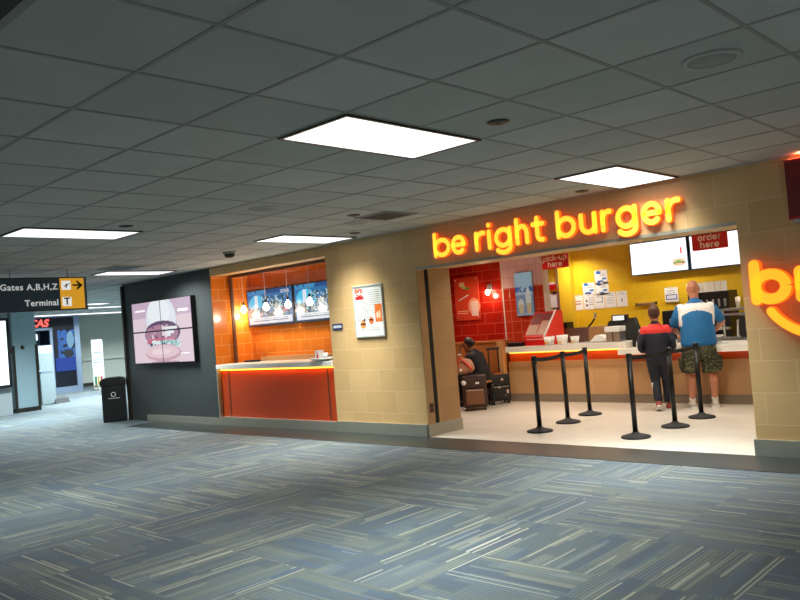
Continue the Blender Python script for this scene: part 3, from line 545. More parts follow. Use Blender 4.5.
obj('lit_shelf', bx(.3, 1.02, .5, .56, 1.35, 1.72), glow('lit_shelf', (.85, .92, 1), 1.3), sh); obj('goods', MB().box(.82, 1.0, .47, .5, 1.5, 1.70), plain('pink_goods', srgb(214, 120, 140), .6, 0, srgb(214, 120, 140), .3), sh)
lamp('shop_lamp', sh, (.2, 1.3, 2.5), 30, 1.5, 1.0, (.85, .93, 1))
t = thing('pedestal_sign', 'tall pale freestanding board on a dark foot beside the blue-grey column', 'stand', (-23.2, 9.28, 0), PI/2)
obj('board', MB().prismx([(-.14, 0.02), (-.06, 1.72), (0.0, 1.72), (.06, 0.02)], -.2, .2), plain('pale_board', srgb(140, 152, 154), .5), t); obj('header', bx(-.19, .19, -.075, -.055, 1.5, 1.7), M['white'], t)
m = MB(); [m.box(-.14+.045*k, -.11+.045*k, -.112, -.085, .92, .97) for k in range(7)]; m.tube([(-.2, -.1, .97), (-.2, -.115, .97)], .05); obj('grey_mark', m, plain('grey_ink', srgb(130, 150, 160), .6), t); obj('foot', MB().prismx([(-.25, 0), (.25, 0), (.08, .14), (-.12, .14)], .15, .55), M['rubber'], t)
t = thing('banner_stand', 'white roll-up banner with bottle pictures in front of the far beige wall', 'banner', (-27.35, 12.80, 0), PI/2)
BN = [('t', 0, .42, .13, .06, srgb(60, 120, 150), 9), ('t', -.02, .12, .16, .12, srgb(110, 120, 124), 12), ('e', .0, .66, .12, .07, srgb(70, 130, 150)), ('e', .0, .66, .09, .045, srgb(232, 236, 236)), ('r', -.12, -.6, .04, .16, srgb(60, 110, 80)), ('r', -.02, -.63, .035, .18, srgb(190, 160, 60)), ('r', .09, -.6, .04, .15, srgb(190, 60, 40)), ('r', .16, -.66, .03, .1, srgb(60, 50, 40)), ('r', 0, -.8, .2, .05, srgb(120, 100, 80))]
obj('banner', bx(-.205, .205, -.02, 0, -.87, .9), picture('banner_print', srgb(222, 228, 226), BN), t, (0, 0, .93)); obj('base', bx(-.22, .22, -.14, .12, 0, .06, bev=.01), M['steel'], t); obj('top_rail', bx(-.21, .21, -.025, .01, 1.81, 1.85), M['steel'], t); obj('pole', MB().tube([(0, .04, .05), (0, .03, 1.82)], .012), M['steel'], t)
t = thing('carton', 'small white carton on the floor at the foot of the white banner', 'box', (-26.9, 12.74, 0)); obj('box_body', bx(-.1, .1, -.14, .14, 0, .2, bev=.004), M['white'], t); obj('flap', bx(-.1, .1, -.01, .01, .2, .205), M['warmwhite'], t)
t = thing('barrier_post', 'slim dark post standing in the far hall behind the trash bin', 'post', (-20.6, 11.55, 0)); obj('post', MB().tube([(0, 0, .04), (0, 0, 1.0)], .045), M['blackm'], t); obj('base', MB().lathe([(.2, 0), (.2, .02), (.05, .045), (.01, .05)]), M['blackm'], t); obj('cap', MB().lathe([(.055, .98), (.055, 1.6), (.02, 1.63)]), M['blackm'], t)
t = thing('exit_light', 'small red and white wall light high at the end of the far hall', 'light', (-18.5, 10.4, CEIL)); obj('housing', bx(-.12, .12, -.04, .04, -.32, -.14), glow('exit_red', (1, .16, .10), 1.2), t); obj('bracket', bx(-.03, .03, -.02, .02, -.14, 0), M['white'], t); obj('lower_cover', bx(-.12, .12, -.045, .045, -.46, -.32), M['white'], t)

# ------------------------------------------------------------------ shop counters
t = thing('pickup_counter', 'long tan tiled pick-up counter with cream worktop and orange band', 'counter', (-7.0, 11.3, 0))
obj('worktop', MB().prismz([(-1.09, -.17), (1.2, -.17), (1.2, .75), (-.5, .75), (-.5, .38), (-1.19, .38), (-1.19, 0), (-1.09, 0)], .875, .97), M['slab'], t); obj('front', bx(-1.17, 1.2, 0, .36, .14, .70), M['ctan'], t)
obj('orange_band', bx(-1.15, 1.2, .03, .36, .70, .875), M['oband'], t); obj('plinth', bx(-1.17, 1.2, -.01, .36, .006, .14), M['greybase'], t); obj('led_strip', bx(-1.14, 1.15, .008, .03, .845, .874), M['led'], t); lamp('strip_lamp', t, (0, -.02, .865), 2, 2.2, .02, (1, .5, .1), 170)
t = thing('order_counter', 'lower cream order counter where the two customers stand', 'counter', (-3.3, 11.3, 0))
obj('worktop', MB().prismz([(-2.56, -.33), (3.5, -.33), (3.5, .75), (-2.49, .75), (-2.49, -.18), (-2.56, -.18)], .785, .875), M['slab'], t); obj('front', bx(-2.5, 3.5, 0, .7, .14, .655), M['ctan'], t); obj('orange_band', bx(-2.5, 3.5, -.02, .7, .655, .785), M['oband'], t); obj('plinth', bx(-2.5, 3.5, -.01, .7, .006, .14), M['greybase'], t); obj('led_strip', bx(-2.45, 3.4, -.035, -.02, .765, .784), M['led'], t)
t = thing('back_counter', 'dark work counter along the yellow wall behind the order counter', 'counter', (-4.0, 12.65, 0)); obj('cabinet', bx(-4.0, 4, -.2, .19, .01, .86), M['steel'], t); obj('worktop', bx(-4.0, 4, -.22, .20, .86, .91, bev=.004), M['steel'], t)
t = thing('bench_end', 'upright honey wood end panel of the bench beside the pick-up counter', 'panel', (-8.27, 11.245, 0)); obj('panel', bx(-.05, .07, -.06, .05, .1, 1.07, bev=.006), M['wood2'], t); obj('plinth', bx(-.05, .07, -.06, .05, .006, .1), M['greybase'], t)
# menu screens
for x0, x1, lab, nm_ in ((-6.48, -5.43, 'white menu screen left of the pair on the yellow wall, with burger picture', 'a'), (-5.40, -4.45, 'white menu screen right of the pair, behind the order here sign', 'b')):
    t = thing('menu_screen', lab, 'screen', ((x0+x1)/2, 12.95, 2.33), 0, 'menu screens on the yellow wall'); w = (x1-x0)/2
    ly = [('t', -.1, .22, .2, .02, srgb(200, 214, 224), 40)] + ([('e', .36, -.10, .12, .03, srgb(232, 190, 150)), ('e', .36, -.14, .12, .02, srgb(130, 70, 50)), ('n', .36, -.13, .12, .03, srgb(110, 160, 80), 20), ('e', .36, -.17, .11, .022, srgb(226, 180, 140)), ('r', .41, .06, .014, .05, srgb(214, 40, 60)), ('r', .41, .11, .006, .02, srgb(214, 40, 60))] if nm_ == 'a' else [])
    obj('bezel', bx(-w, w, -.07, .0, -.29, .29, bev=.004), plain('blue_black_bezel', srgb(20, 60, 90), .4), t); obj('screen', bx(-w+.018, w-.018, -.073, -.068, -.272, .272), picture('menu_screen_'+nm_, (1, 1, 1), ly, 1.3), t); obj('bracket', bx(-.1, .1, 0, .02, -.1, .1), M['blackm'], t)
for x, y0, lines, lab in ((-6.85, 11.0, ('pick-up', 'here'), 'red hanging pick-up here sign'), (-4.31, 11.0, ('order', 'here'), 'red hanging order here sign before the menu screens')):
    t = thing('hanging_sign', lab, 'sign', (x, y0, 2.345)); obj('board', bx(-.25, .25, -.012, .012, -.112, .112, bev=.003), M['redp'], t)
    for w_, z in zip(lines, (.018, -.085)): obj('lettering', word(w_, 0, z, .070, .0098, -.0155, -.0118), M['pinkl'], t)
    for sx in (-.2, .2): obj('hanger', MB().tube([(sx, 0, .11), (sx, 0, .345)], .004), M['steel'], t)
# posters
PO = [('e', -.10, .27, .07, .05, srgb(226, 206, 150)), ('e', .02, .19, .07, .028, srgb(120, 140, 60)), ('e', -.06, .22, .05, .03, srgb(190, 196, 120)), ('e', .16, -.16, .14, .16, srgb(240, 150, 120)), ('r', .17, -.2, .08, .14, srgb(236, 200, 190)), ('t', -.12, -.26, .13, .03, srgb(248, 190, 150), 26)]
t = thing('drink_poster', 'red-orange poster with a drink cup on the red tiled wall', 'poster', (-9.28, 11.7, 1.907)); obj('sheet', bx(-.295, .295, -.03, -.015, -.415, .41), picture('drink_print', srgb(214, 70, 44), PO, warp=.02, rough=.2), t)
st = MB(); [st.tube([(sx, -.035, sz), (sx, 0, sz)], .012) for sx in (-.25, .25) for sz in (-.36, .36)]; obj('standoff', st, M['steel'], t); obj('drinking_straw', MB().tube([(-.2, -.036, -.03), (.03, -.036, .06)], .009), M['white'], t)
PC = [('r', 0, .25, .2, .15, srgb(196, 226, 240)), ('n', 0, .08, .2, .05, srgb(70, 120, 190), 12, .45), ('r', 0, -.22, .2, .2, srgb(150, 170, 200)), ('e', -.075, -.19, .065, .10, srgb(250, 244, 226)), ('r', -.075, -.27, .05, .08, srgb(244, 214, 160)), ('e', .09, -.10, .06, .2, srgb(248, 244, 232)), ('r', .09, -.27, .045, .1, srgb(240, 206, 150)), ('r', 0, -.375, .2, .02, srgb(196, 206, 220))]
t = thing('cone_poster', 'pale blue poster with two ice cream cones above the red kiosk', 'poster', (-7.96, 11.7, 1.89)); obj('sheet', bx(-.18, .18, -.05, -.035, -.39, .38), picture('cone_print', srgb(206, 222, 236), PC, .35), t); obj('frame', MB().box(-.19, .19, -.034, 0, -.40, .39), M['steel'], t)  # faint glow put into the print so the sheet looks lit
t = thing('wall_sconce', 'small lit sconce on the red tiled wall beside the drink poster', 'wall light', (-8.73, 11.7, 2.03)); obj('backplate', bx(-.05, .05, -.02, 0, -.02, .10, bev=.005), M['steel'], t); obj('arm', MB().tube([(0, -.02, .06), (0, -.09, .06), (0, -.09, .02)], .012), M['steel'], t); obj('bulb', MB().ball((0, -.09, -.05), .045, .045, .055), M['bulb'], t)
l = bpy.data.lights.new('sconce_lamp', 'POINT'); l.energy = 7; l.color = (1, .7, .4); l.shadow_soft_size = .04; lo = bpy.data.objects.new('sconce_lamp', l); C.objects.link(lo); lo.location = (0, -.15, -.12); lo.parent = t
# shop downlights
for i, (x, y, lab) in enumerate(((-7.55, 12.5, 'small round downlight in the shop ceiling right of the pick-up here sign'), (-9.0, 10.6, 'small round downlight in the shop ceiling above the red tiled wall'), (-5.7, 12.3, 'small round downlight in the shop ceiling before the left menu screen'), (-3.6, 12.2, 'downlight in the shop ceiling behind the order here sign'), (-7.0, 10.2, 'downlight over the pick-up queue inside the shop'), (-5.1, 10.2, 'downlight over the boy at the order counter'), (-3.6, 10.1, 'downlight over the order queue inside the shop, at the right'), (-6.1, 9.1, 'downlight just inside the entrance near the tan pier'), (-4.0, 9.1, 'downlight just inside the entrance near the right wall'))):
    t = thing('downlight', lab, 'ceiling light', (x, y, 2.69), 0, 'downlights in the shop ceiling'); obj('rim', MB().lathe([(.075, 0), (.1, 0), (.1, -.006), (.08, -.01), (.075, -.004)]), M['white'], t); obj('lens', MB().lathe([(.076, -.001), (.07, -.006), (.002, -.007)]), M['dlight'], t)
    lamp('lamp', t, (0, 0, -.02), SHOP_W, .15, .15, SHOP_COL, 135, shape='DISK')

# ------------------------------------------------------------------ queue posts
def stanchion(x, y, label, to=None):
    t = thing('queue_post', label, 'queue post', (x, y, .006), 0, 'black queue posts'); obj('base', MB().lathe([(.165, 0), (.17, .008), (.165, .02), (.10, .038), (.05, .052), (.034, .07)], seg=28), M['rubber'], t)
    obj('pole', MB().lathe([(.03, .06), (.03, .90)], seg=18), M['blackm'], t); obj('head', MB().lathe([(.036, .88), (.036, .965), (.033, .975), (.005, .978)], seg=18), M['black'], t)
    if to:
        dx, dy = to[0]-x, to[1]-y; L = math.hypot(dx, dy); m = MB(); n = 12
        for k in range(n):
            a, b_ = k/n, (k+1)/n; s = lambda q: .93-.02*4*q*(1-q)
            m.quad((dx*a, dy*a, s(a)-.025), (dx*b_, dy*b_, s(b_)-.025), (dx*b_, dy*b_, s(b_)+.025), (dx*a, dy*a, s(a)+.025))
        m2 = m.mesh('belt'); o = obj('belt', m2, M['belt'], t); sm_ = o.modifiers.new('thickness', 'SOLIDIFY'); sm_.thickness = .004
    return t
PA = [(-5.71, 8.46), (-5.76, 9.23), (-5.85, 9.98)]; PB = [(-4.33, 8.36), (-4.23, 9.2), (-4.22, 9.98)]
stanchion(*PA[0], 'left row of queue posts, the one nearest the shop entrance', PA[1]); stanchion(*PA[1], 'left row of queue posts, the middle one', PA[2]); stanchion(*PA[2], 'left row of queue posts, the one nearest the pick-up counter')
stanchion(*PB[0], 'right row of queue posts, the one nearest the entrance', PB[1]); stanchion(*PB[1], 'right row of queue posts, the middle one beside the boy', PB[2]); stanchion(*PB[2], 'right row of queue posts, the one right behind the man')

# ------------------------------------------------------------------ things on the pick-up counter
t = thing('display_kiosk', 'red counter display case with slanted checked front on the pick-up counter', 'display', (-7.47, 11.44, .97), math.radians(-14))
obj('case', MB().prismx([(-.20, 0), (.2, 0), (.2, .55), (.10, .57), (-.20, .15)], -.30, .24), M['redp'], t); obj('side_panel', MB().prismx([(-.21, 0), (.21, 0), (.21, .56), (.10, .585), (-.21, .16)], .24, .275), plain('bright_red', srgb(232, 62, 40), .35), t)
dv = (.30/.517, .42/.517)
def sl(u, v): k = .02+v*.47; return (u, -.202+dv[0]*k-.0045, .152+dv[1]*k+.003)
for (u0, u1, v0, v1, mm) in ((-.27, -.02, .5, .98, 'maroon'), (0.0, .23, .66, .98, 'maroon'), (-.27, -.02, .04, .48, 'dusk'), (0, .23, .04, .64, 'dusk')):
    obj('lid_pane', MB().quad(sl(u0, v0), sl(u1, v0), sl(u1, v1), sl(u0, v1)), M[mm], t)
obj('white_edge', MB().tube([(.235, -.212, .165), (.235, .09, .585)], .016), M['white'], t)
m = MB(); [m.box(-.22+.06*k, -.185+.06*k, -.206, -.2005, .10, .115) for k in range(7)]; obj('pale_script', m, M['pinkl'], t)
t = thing('card_holder', 'low black tray on the left end of the pick-up counter', 'tray', (-7.95, 11.3, .97)); obj('base', bx(-.15, .15, -.1, .1, 0, .07, bev=.01), M['black'], t); obj('front_lip', bx(-.13, .13, -.12, -.1, 0, .05), M['blackm'], t)
for x, y, s, lab in ((-7.22, 11.20, 1, 'white paper tub leftmost of three beside the red kiosk'), (-6.99, 11.24, 1.05, 'white paper tub middle one of three beside the red kiosk'), (-6.86, 11.42, .8, 'small white paper tub rightmost of three near the brown box')):
    t = thing('paper_tub', lab, 'tub', (x, y, .97), 0, 'white paper tubs on the pick-up counter'); obj('tub', MB().lathe([(.07*s, 0), (.095*s, .15*s), (.09*s, .15*s), (.067*s, .006), (.002, .006)]), M['paper'], t); obj('crest', bx(-.03*s, .03*s, -.095*s, -.075*s, .03*s, .055*s), plain('gold_print', srgb(230, 180, 60), .6), t)
t = thing('brown_box', 'brown cash box with pens on the pick-up counter in front of yellow wall', 'box', (-6.92, 11.86, .97)); obj('front_panel', bx(-.32, .14, -.12, -.10, 0, .25), M['brownc'], t); obj('side_panel', bx(.14, .36, -.12, .15, 0, .25), M['card'], t); obj('case', bx(-.32, .14, -.1, .15, 0, .235), M['brownc'], t)
t = thing('scissors', 'dark handled tool sticking up out of the brown box', 'tool', (-6.76, 11.9, 1.222)); obj('handle', MB().tube([(-.1, 0, .0), (-.02, 0, .07), (.03, 0, .14)], .016), M['black'], t); obj('blade', MB().tube([(.03, 0, .14), (.05, 0, .22)], .02), M['steel'], t)
t = thing('serving_tray', 'flat grey tray between the brown box and napkin dispenser', 'tray', (-6.50, 11.45, .97)); obj('tray', bx(-.24, .22, -.13, .13, 0, .015, bev=.005), M['steel'], t)
tag(obj('paper_stack', MB().prism([(-6.55, .986), (-6.28, .986), (-6.28, 1.03), (-6.36, 1.085), (-6.45, 1.09), (-6.55, 1.0)], 11.38, 11.55), M['paper']), 'heap of white wrapping paper on the grey tray', 'paper')
t = thing('napkin_dispenser', 'steel napkin dispenser with white top at the end of the pick-up counter', 'dispenser', (-6.06, 11.33, .97)); obj('body', bx(-.12, .12, -.1, .1, 0, .165, bev=.006), M['steel'], t); obj('divider', bx(-.006, .006, -.105, -.1, .01, .16), M['blackm'], t); obj('white_top', bx(-.135, .125, -.11, .11, .165, .25, bev=.01), M['white'], t)
t = thing('cash_register', 'black cash register with customer display behind the counters', 'register', (-6.14, 11.80, .97)); obj('base', bx(-.22, .3, -.15, .2, 0, .05, bev=.01), M['black'], t); obj('stand', bx(-.1, .14, .0, .14, .05, .12), M['black'], t); obj('screen_housing', MB().prism([(-.24, .08), (.27, .05), (.18, .36), (-.26, .33), (-.3, .27)], -.02, .10), plain('dark_grey_plastic', srgb(44, 48, 48), .4), t)
dsp = obj('customer_display', bx(-.20, .06, -.05, .06, .31, .42, bev=.01), M['black'], t); obj('display_glass', bx(-.17, .03, -.055, -.05, .33, .405), glow('display_glow', (.85, .9, .92), .8), dsp)
t = thing('receipt_printer', 'black receipt printer beside the cash register, left of the boy', 'printer', (-5.62, 11.45, .875)); obj('body', bx(-.17, .13, -.12, .12, 0, .20, bev=.02), M['black'], t); obj('lid', bx(-.16, .12, -.1, .1, .2, .225, bev=.01), M['blackm'], t); obj('paper_slip', bx(-.09, .05, -.03, -.02, .22, .27), M['paper'], t)
t = thing('card_tray', 'white stacked trays on the order counter right of the man', 'tray', (-4.62, 11.3, .875)); obj('tray', bx(-.2, .3, -.12, .12, 0, .03, bev=.005), M['white'], t); obj('upper_tray', bx(-.3, .22, -.1, .12, .10, .13, bev=.005), M['white'], t); obj('support', MB().box(-.28, -.26, -.08, .1, .03, .1).box(.17, .20, -.08, .1, .03, .1), M['steel'], t)
# things behind the order counter
t = thing('drink_dispenser', 'black drink dispenser with white flavour cards behind the man', 'dispenser', (-4.99, 12.72, .91)); obj('body', bx(-.36, .30, -.2, .2, 0, .74, bev=.01), M['black'], t)
for k in range(7): obj('flavour_card', bx(-.355+k*.094, -.275+k*.094, -.225, -.2, .735, .895), M['white'], t)
for k in range(7): obj('nozzle', MB().tube([(-.31+k*.094, -.24, .6), (-.31+k*.094, -.24, .5)], .018), M['steel'], t)
obj('drip_ledge', bx(-.34, .3, -.3, -.2, .12, .16), M['steel'], t)
t = thing('steel_shelf', 'steel shelf unit stacked with white tubs right of the drink dispenser', 'shelf', (-4.45, 12.3, .91)); obj('shelf_board', bx(-.22, .5, -.2, .25, .42, .455), M['steel'], t); obj('shelf_board', bx(-.22, .5, -.2, .25, .345, .375), M['steel'], t); obj('leg', MB().tube([(-.2, -.17, 0), (-.2, -.17, .42)], .015), M['steel'], t); obj('leg', MB().tube([(.47, -.17, 0), (.47, -.17, .42)], .015), M['steel'], t)
for k, (x, s, lab) in enumerate(((-4.47, 1, 'stack of clear cups on the steel shelf, leftmost'), (-4.34, 1.2, 'stack of clear cups on the steel shelf, rightmost'))): tag(obj('cup_stack', MB().lathe([(.03, 0), (.04, .16*s), (.036, .16*s), (.02, .17*s)], (x, 12.3, 1.365)), M['warmwhite']), lab, 'cups')
t = thing('grill_machine', 'dark machine under the steel shelf behind the order counter', 'machine', (-4.32, 12.2, .91)); obj('body', bx(-.08, .45, -.14, .3, 0, .34, bev=.02), M['black'], t); obj('handle', MB().tube([(.05, -.17, .15), (.3, -.17, .17)], .025), M['steel'], t); obj('arm', MB().tube([(-.12, -.1, .02), (-.1, -.12, .26), (.0, -.12, .3)], .018), M['steel'], t)
t = thing('coffee_machine', 'black machine on the back counter hidden behind the man', 'machine', (-5.62, 12.7, .91)); obj('body', bx(-.2, .2, -.18, .2, 0, .48, bev=.02), M['black'], t); obj('spout', bx(-.05, .05, -.24, -.18, .28, .34), M['steel'], t)
# papers and fittings on the yellow wall
def sheet(x, z, w, h, lay, lab, y=13.0, rot=0):
    t = thing('wall_notice', lab, 'notice', (x, y, z), 0, 'notices on the yellow wall'); o = obj('sheet', bx(-w/2, w/2, -.006, -.001, -h/2, h/2), picture('notice_print', srgb(240, 240, 236), lay), t); o.rotation_euler = (0, rot, 0)
    obj('tape', bx(-.03, .03, -.008, -.006, h/2-.02, h/2+.012), M['warmwhite'], t)
bl = [('e', -.05, .09, .05, .03, srgb(40, 110, 190)), ('e', .06, -.03, .05, .02, srgb(60, 130, 200)), ('e', -.02, -.08, .07, .025, srgb(40, 100, 180)), ('t', .03, .05, .06, .03, srgb(150, 160, 170), 30)]
sheet(-7.145, 2.09, .26, .26, bl, 'blue printed notice at the top of the pyramid of papers on the yellow wall')
sheet(-7.42, 1.895, .25, .23, bl, 'blue printed notice left in the middle row on the yellow wall'); sheet(-7.145, 1.875, .27, .23, bl, 'blue printed notice right in the middle row on the yellow wall')
for k, (lay, lab) in enumerate((([('r', 0, .03, .07, .012, srgb(190, 130, 90)), ('r', 0, -.02, .07, .012, srgb(170, 100, 70)), ('e', -.06, -.1, .012, .02, srgb(200, 40, 40)), ('e', -.07, .1, .012, .012, srgb(200, 90, 60))], 'cream notice with brown lines, leftmost in the bottom row on the yellow wall'), ([('e', -.04, .02, .02, .02, srgb(60, 60, 60)), ('e', -.04, -.06, .025, .02, srgb(90, 70, 70)), ('t', .05, .02, .05, .08, srgb(160, 160, 160), 24)], 'white notice with dark dots, second in the bottom row on the yellow wall'), ([('r', 0, -.02, .07, .006, srgb(90, 80, 80)), ('r', .06, .03, .006, .06, srgb(90, 80, 80)), ('t', 0, .08, .06, .02, srgb(150, 150, 150), 30)], 'white notice with a drawn bracket, middle of the bottom row on the yellow wall'), ([('t', 0, .02, .07, .10, srgb(190, 200, 206), 22)], 'white notice with faint print, fourth in the bottom row on the yellow wall'), ([('r', 0, -.02, .01, .03, srgb(60, 60, 64)), ('t', 0, .09, .06, .02, srgb(180, 180, 184), 30)], 'white notice with one dark mark, rightmost in the bottom row on the yellow wall'))):
    sheet(-7.67+k*.226, 1.65+.002*k, .21, .28, lay, lab)
sheet(-5.82, 1.655, .24, .25, [('r', 0, -.04, .10, .045, srgb(50, 70, 140)), ('r', 0, -.04, .085, .03, srgb(226, 230, 240)), ('t', 0, .06, .08, .04, srgb(170, 170, 180), 26)], 'white notice with a blue outlined box left of the man head', 12.97)
t = thing('ticket_rail', 'steel ticket rail on the yellow wall above the boy head', 'rail', (-6.3, 13.0, 1.535)); obj('rail', bx(-.17, .18, -.045, 0, -.02, .02, bev=.005), M['steel'], t); obj('end_cap', MB().box(-.185, -.17, -.048, 0, -.024, .024).box(.18, .195, -.048, 0, -.024, .024), M['blackm'], t)
for z, rz, lab in ((1.74, .0, 'clipboard with white sheet hanging upper left on the yellow strip wall'), (1.43, -.05, 'clipboard with white sheet hanging lower left on the yellow strip wall')):
    t = thing('clipboard', lab, 'clipboard', (-8.16, 13.0, z), 0, 'clipboards on the yellow strip wall'); obj('sheet', bx(-.10, .10, -.02, -.012, -.14, .13), M['paper'], t); obj('board', bx(-.11, .11, -.012, -.002, -.15, .145), M['card'], t); obj('clip', bx(-.04, .04, -.03, -.012, .12, .16, bev=.004), M['black'], t)
t = thing('fire_alarm', 'small red and white alarm box on the yellow strip wall', 'alarm', (-8.2, 13.0, 2.02)); obj('box_body', bx(-.07, .07, -.05, 0, -.07, .03, bev=.005), M['redp'], t); obj('white_top', bx(-.07, .07, -.05, 0, .03, .07, bev=.004), M['white'], t)
t = thing('coffee_grinder', 'black appliance behind the red kiosk below the clipboards', 'appliance', (-7.75, 12.62, .91)); obj('body', bx(-.22, .10, -.12, .12, 0, .40, bev=.01), M['black'], t); obj('hopper', bx(.10, .28, -.1, .1, 0, .26, bev=.01), plain('olive_plastic', srgb(70, 66, 50), .5), t)

# ------------------------------------------------------------------ luggage and bench corner
def suitcase(name, lab, loc, rz, w, d, h, shell, front, handle_up):
    t = thing(name, lab, 'suitcase', loc, rz); obj('shell', bx(-w/2, w/2, -d/2, d/2, .05, h, bev=.035, seg=3), shell, t); p = obj('front_pocket', bx(-w/2+.05, w/2-.05, -d/2-.035, -d/2+.01, .10, h*.62, bev=.015), front, t); obj('zipper', bx(-w/2+.06, w/2-.06, -d/2-.039, -d/2-.035, h*.58, h*.58+.012), M['steel'], p)
    obj('upper_pocket', bx(-w/2+.05, w/2-.05, -d/2-.025, -d/2+.01, h*.66, h*.93, bev=.012), shell, t); obj('carry_handle', MB().tube([(-.08, 0, h-.005), (-.06, 0, h+.03), (.06, 0, h+.03), (.08, 0, h-.005)], .012), M['black'], t)
    for sx in (-1, 1):
        for sy in (-1, 1): obj('wheel', MB().tube([(sx*(w/2-.05)-.014, sy*(d/2-.04), .03), (sx*(w/2-.05)+.014, sy*(d/2-.04), .03)], .028, side=(0, 1, 0), caps=False), M['rubber'], t)
    if handle_up: obj('telescopic_handle', MB().tube([(-.09, d/2-.04, h-.02), (-.09, d/2-.04, h+.44)], .013).tube([(.09, d/2-.04, h-.02), (.09, d/2-.04, h+.44)], .013).tube([(-.11, d/2-.04, h+.45), (.11, d/2-.04, h+.45)], .022), M['black'], t)
    return t
t = suitcase('suitcase', 'brown upright suitcase with tan front pocket beside the entrance pier', (-8.09, 10.18, .006), math.radians(38), .40, .26, .575, plain('brown_cloth', srgb(66, 44, 38), .7), plain('tan_cloth', srgb(128, 86, 58), .7), False)
obj('tag', MB().tube([(-.17, -.17, .47), (-.17, -.18, .47)], .04), M['white'], t); obj('emblem', bx(.02, .08, -.16, -.154, .44, .47), M['white'], t)
t = suitcase('suitcase', 'black dotted suitcase with raised handle in front of the wood bench', (-8.19, 10.95, .006), math.radians(60), .40, .24, .51, M['dots'], M['dots'], True)
obj('orange_tag', MB().box(-.05, .06, -.06, .0, .515, .535), plain('orange_tag', srgb(236, 110, 50), .6), t)
t = thing('handbag', 'tan handbag with red strap lying on the brown suitcase', 'bag', (-8.23, 10.14, .622), math.radians(38)); obj('pouch', MB().tube([(0, 0, .03, .15, .075), (0, 0, .09, .165, .085), (.01, 0, .17, .14, .06), (.02, 0, .225, .10, .03)], side=(1, 0, 0), seg=18), plain('tan_leather', srgb(186, 134, 106), .5), t)
obj('strap', MB().tube([(-.13, -.06, .16), (-.07, -.05, .26), (.03, -.085, .17), (.11, -.095, .07)], .018), plain('orange_red_strap', srgb(232, 80, 44), .6), t); obj('buckle', MB().tube([(-.07, -.10, .06), (-.07, -.11, .06)], .025), M['white'], t)
t = thing('bench', 'honey wood bench seat along the panelling behind the seated woman', 'bench', (-9.5, 11.0, 0)); obj('seat', bx(-1.4, 1.0, -.25, .22, .42, .46, bev=.008), M['wood'], t); obj('support', MB().box(-1.3, -1.2, -.2, .2, .006, .42).box(.8, .9, -.2, .2, .006, .42), M['wood'], t)
t = thing('stool', 'plain wooden stool under the seated woman', 'stool', (-8.22, 10.55, .006)); obj('seat', MB().lathe([(.16, .41), (.175, .42), (.175, .445), (.16, .452)]), M['wood'], t)
for sx in (-.11, .11):
    for sy in (-.11, .11): obj('leg', MB().tube([(sx*1.2, sy*1.2, .01), (sx, sy, .41)], .015, caps=False), M['blackm'], t)

# ------------------------------------------------------------------ people
def solid(name, mb, voxel, mats, parent, pick=None, smooth=6):
    """union of tapered limbs as one continuous skin"""
    me = mb.mesh(name); o = bpy.data.objects.new(name, me); C.objects.link(o)
    r = o.modifiers.new('union', 'REMESH'); r.mode = 'VOXEL'; r.voxel_size = voxel; r.use_smooth_shade = True
    s_ = o.modifiers.new('soften', 'SMOOTH'); s_.factor = .5; s_.iterations = smooth
    dg = bpy.context.evaluated_depsgraph_get(); m2 = bpy.data.meshes.new_from_object(o.evaluated_get(dg)); bpy.data.objects.remove(o); m2.name = name
    m2.materials.clear()
    for q in mats: m2.materials.append(q)
    for p in m2.polygons:
        p.use_smooth = True
        if pick: p.material_index = pick(p.center)
    n = bpy.data.objects.new(name, m2); C.objects.link(n); n.parent = parent; return n
def hand(mb, wrist, d, up, s=1.0, curl=.5, thumb=1):
    """palm, four curled fingers of unequal length and a thumb, from the wrist along d"""
    w = Vector(wrist); d = Vector(d).normalized(); up = Vector(up); up = (up-d*up.dot(d)).normalized(); a = d.cross(up)
    k = w+d*.085*s; mb.tube([(*w, .026*s, .02*s), (*(w+d*.04*s), .036*s, .017*s), (*k, .04*s, .015*s)], side=a)
    for i, l in enumerate((.068, .078, .073, .058)):
        p0 = k+a*((i-1.5)*.021*s)-d*.01*s; p1 = p0+d*l*.5*s-up*l*.15*curl*s; p2 = p1+d*l*.32*s-up*l*.35*curl*s; p3 = p2+d*l*.15*s-up*l*.35*curl*s
        mb.tube([(*p0, .0095*s), (*p1, .009*s), (*p2, .0085*s), (*p3, .0075*s)], seg=8)
    b0 = w+d*.03*s+a*thumb*.03*s; mb.tube([(*b0, .012*s), (*(b0+a*thumb*.026*s+d*.025*s), .0105*s), (*(b0+a*thumb*.034*s+d*.055*s-up*.01*s), .009*s)], seg=8)
def head(mb, c, s=1.0, fwd=(0, 1, 0)):
    """skull, jaw, nose, brow, lips and ears around the head's centre c, facing fwd"""
    f = Vector(fwd).normalized(); r = f.cross(Vector((0, 0, 1))).normalized(); c = Vector(c); u = Vector((0, 0, 1))
    P = lambda x, y, z: c+(r*x+f*y+u*z)*s
    mb.tube([(*P(0, .02, -.115), .042*s, .05*s), (*P(0, .015, -.07), .062*s, .075*s), (*P(0, .0, -.01), .073*s, .094*s), (*P(0, -.008, .04), .074*s, .096*s), (*P(0, -.008, .075), .058*s, .074*s)], side=r, seg=18)
    mb.tube([(*P(0, .09, .012), .010*s), (*P(0, .104, -.022), .014*s)], seg=8); mb.ball(P(0, .088, -.062), .024*s, .012*s, .011*s); mb.tube([(*P(-.04, .08, .03), .012*s), (*P(.04, .08, .03), .012*s)], seg=8)
    for sx in (-1, 1): mb.ball(P(sx*.077, -.005, -.005), .011*s, .022*s, .034*s)
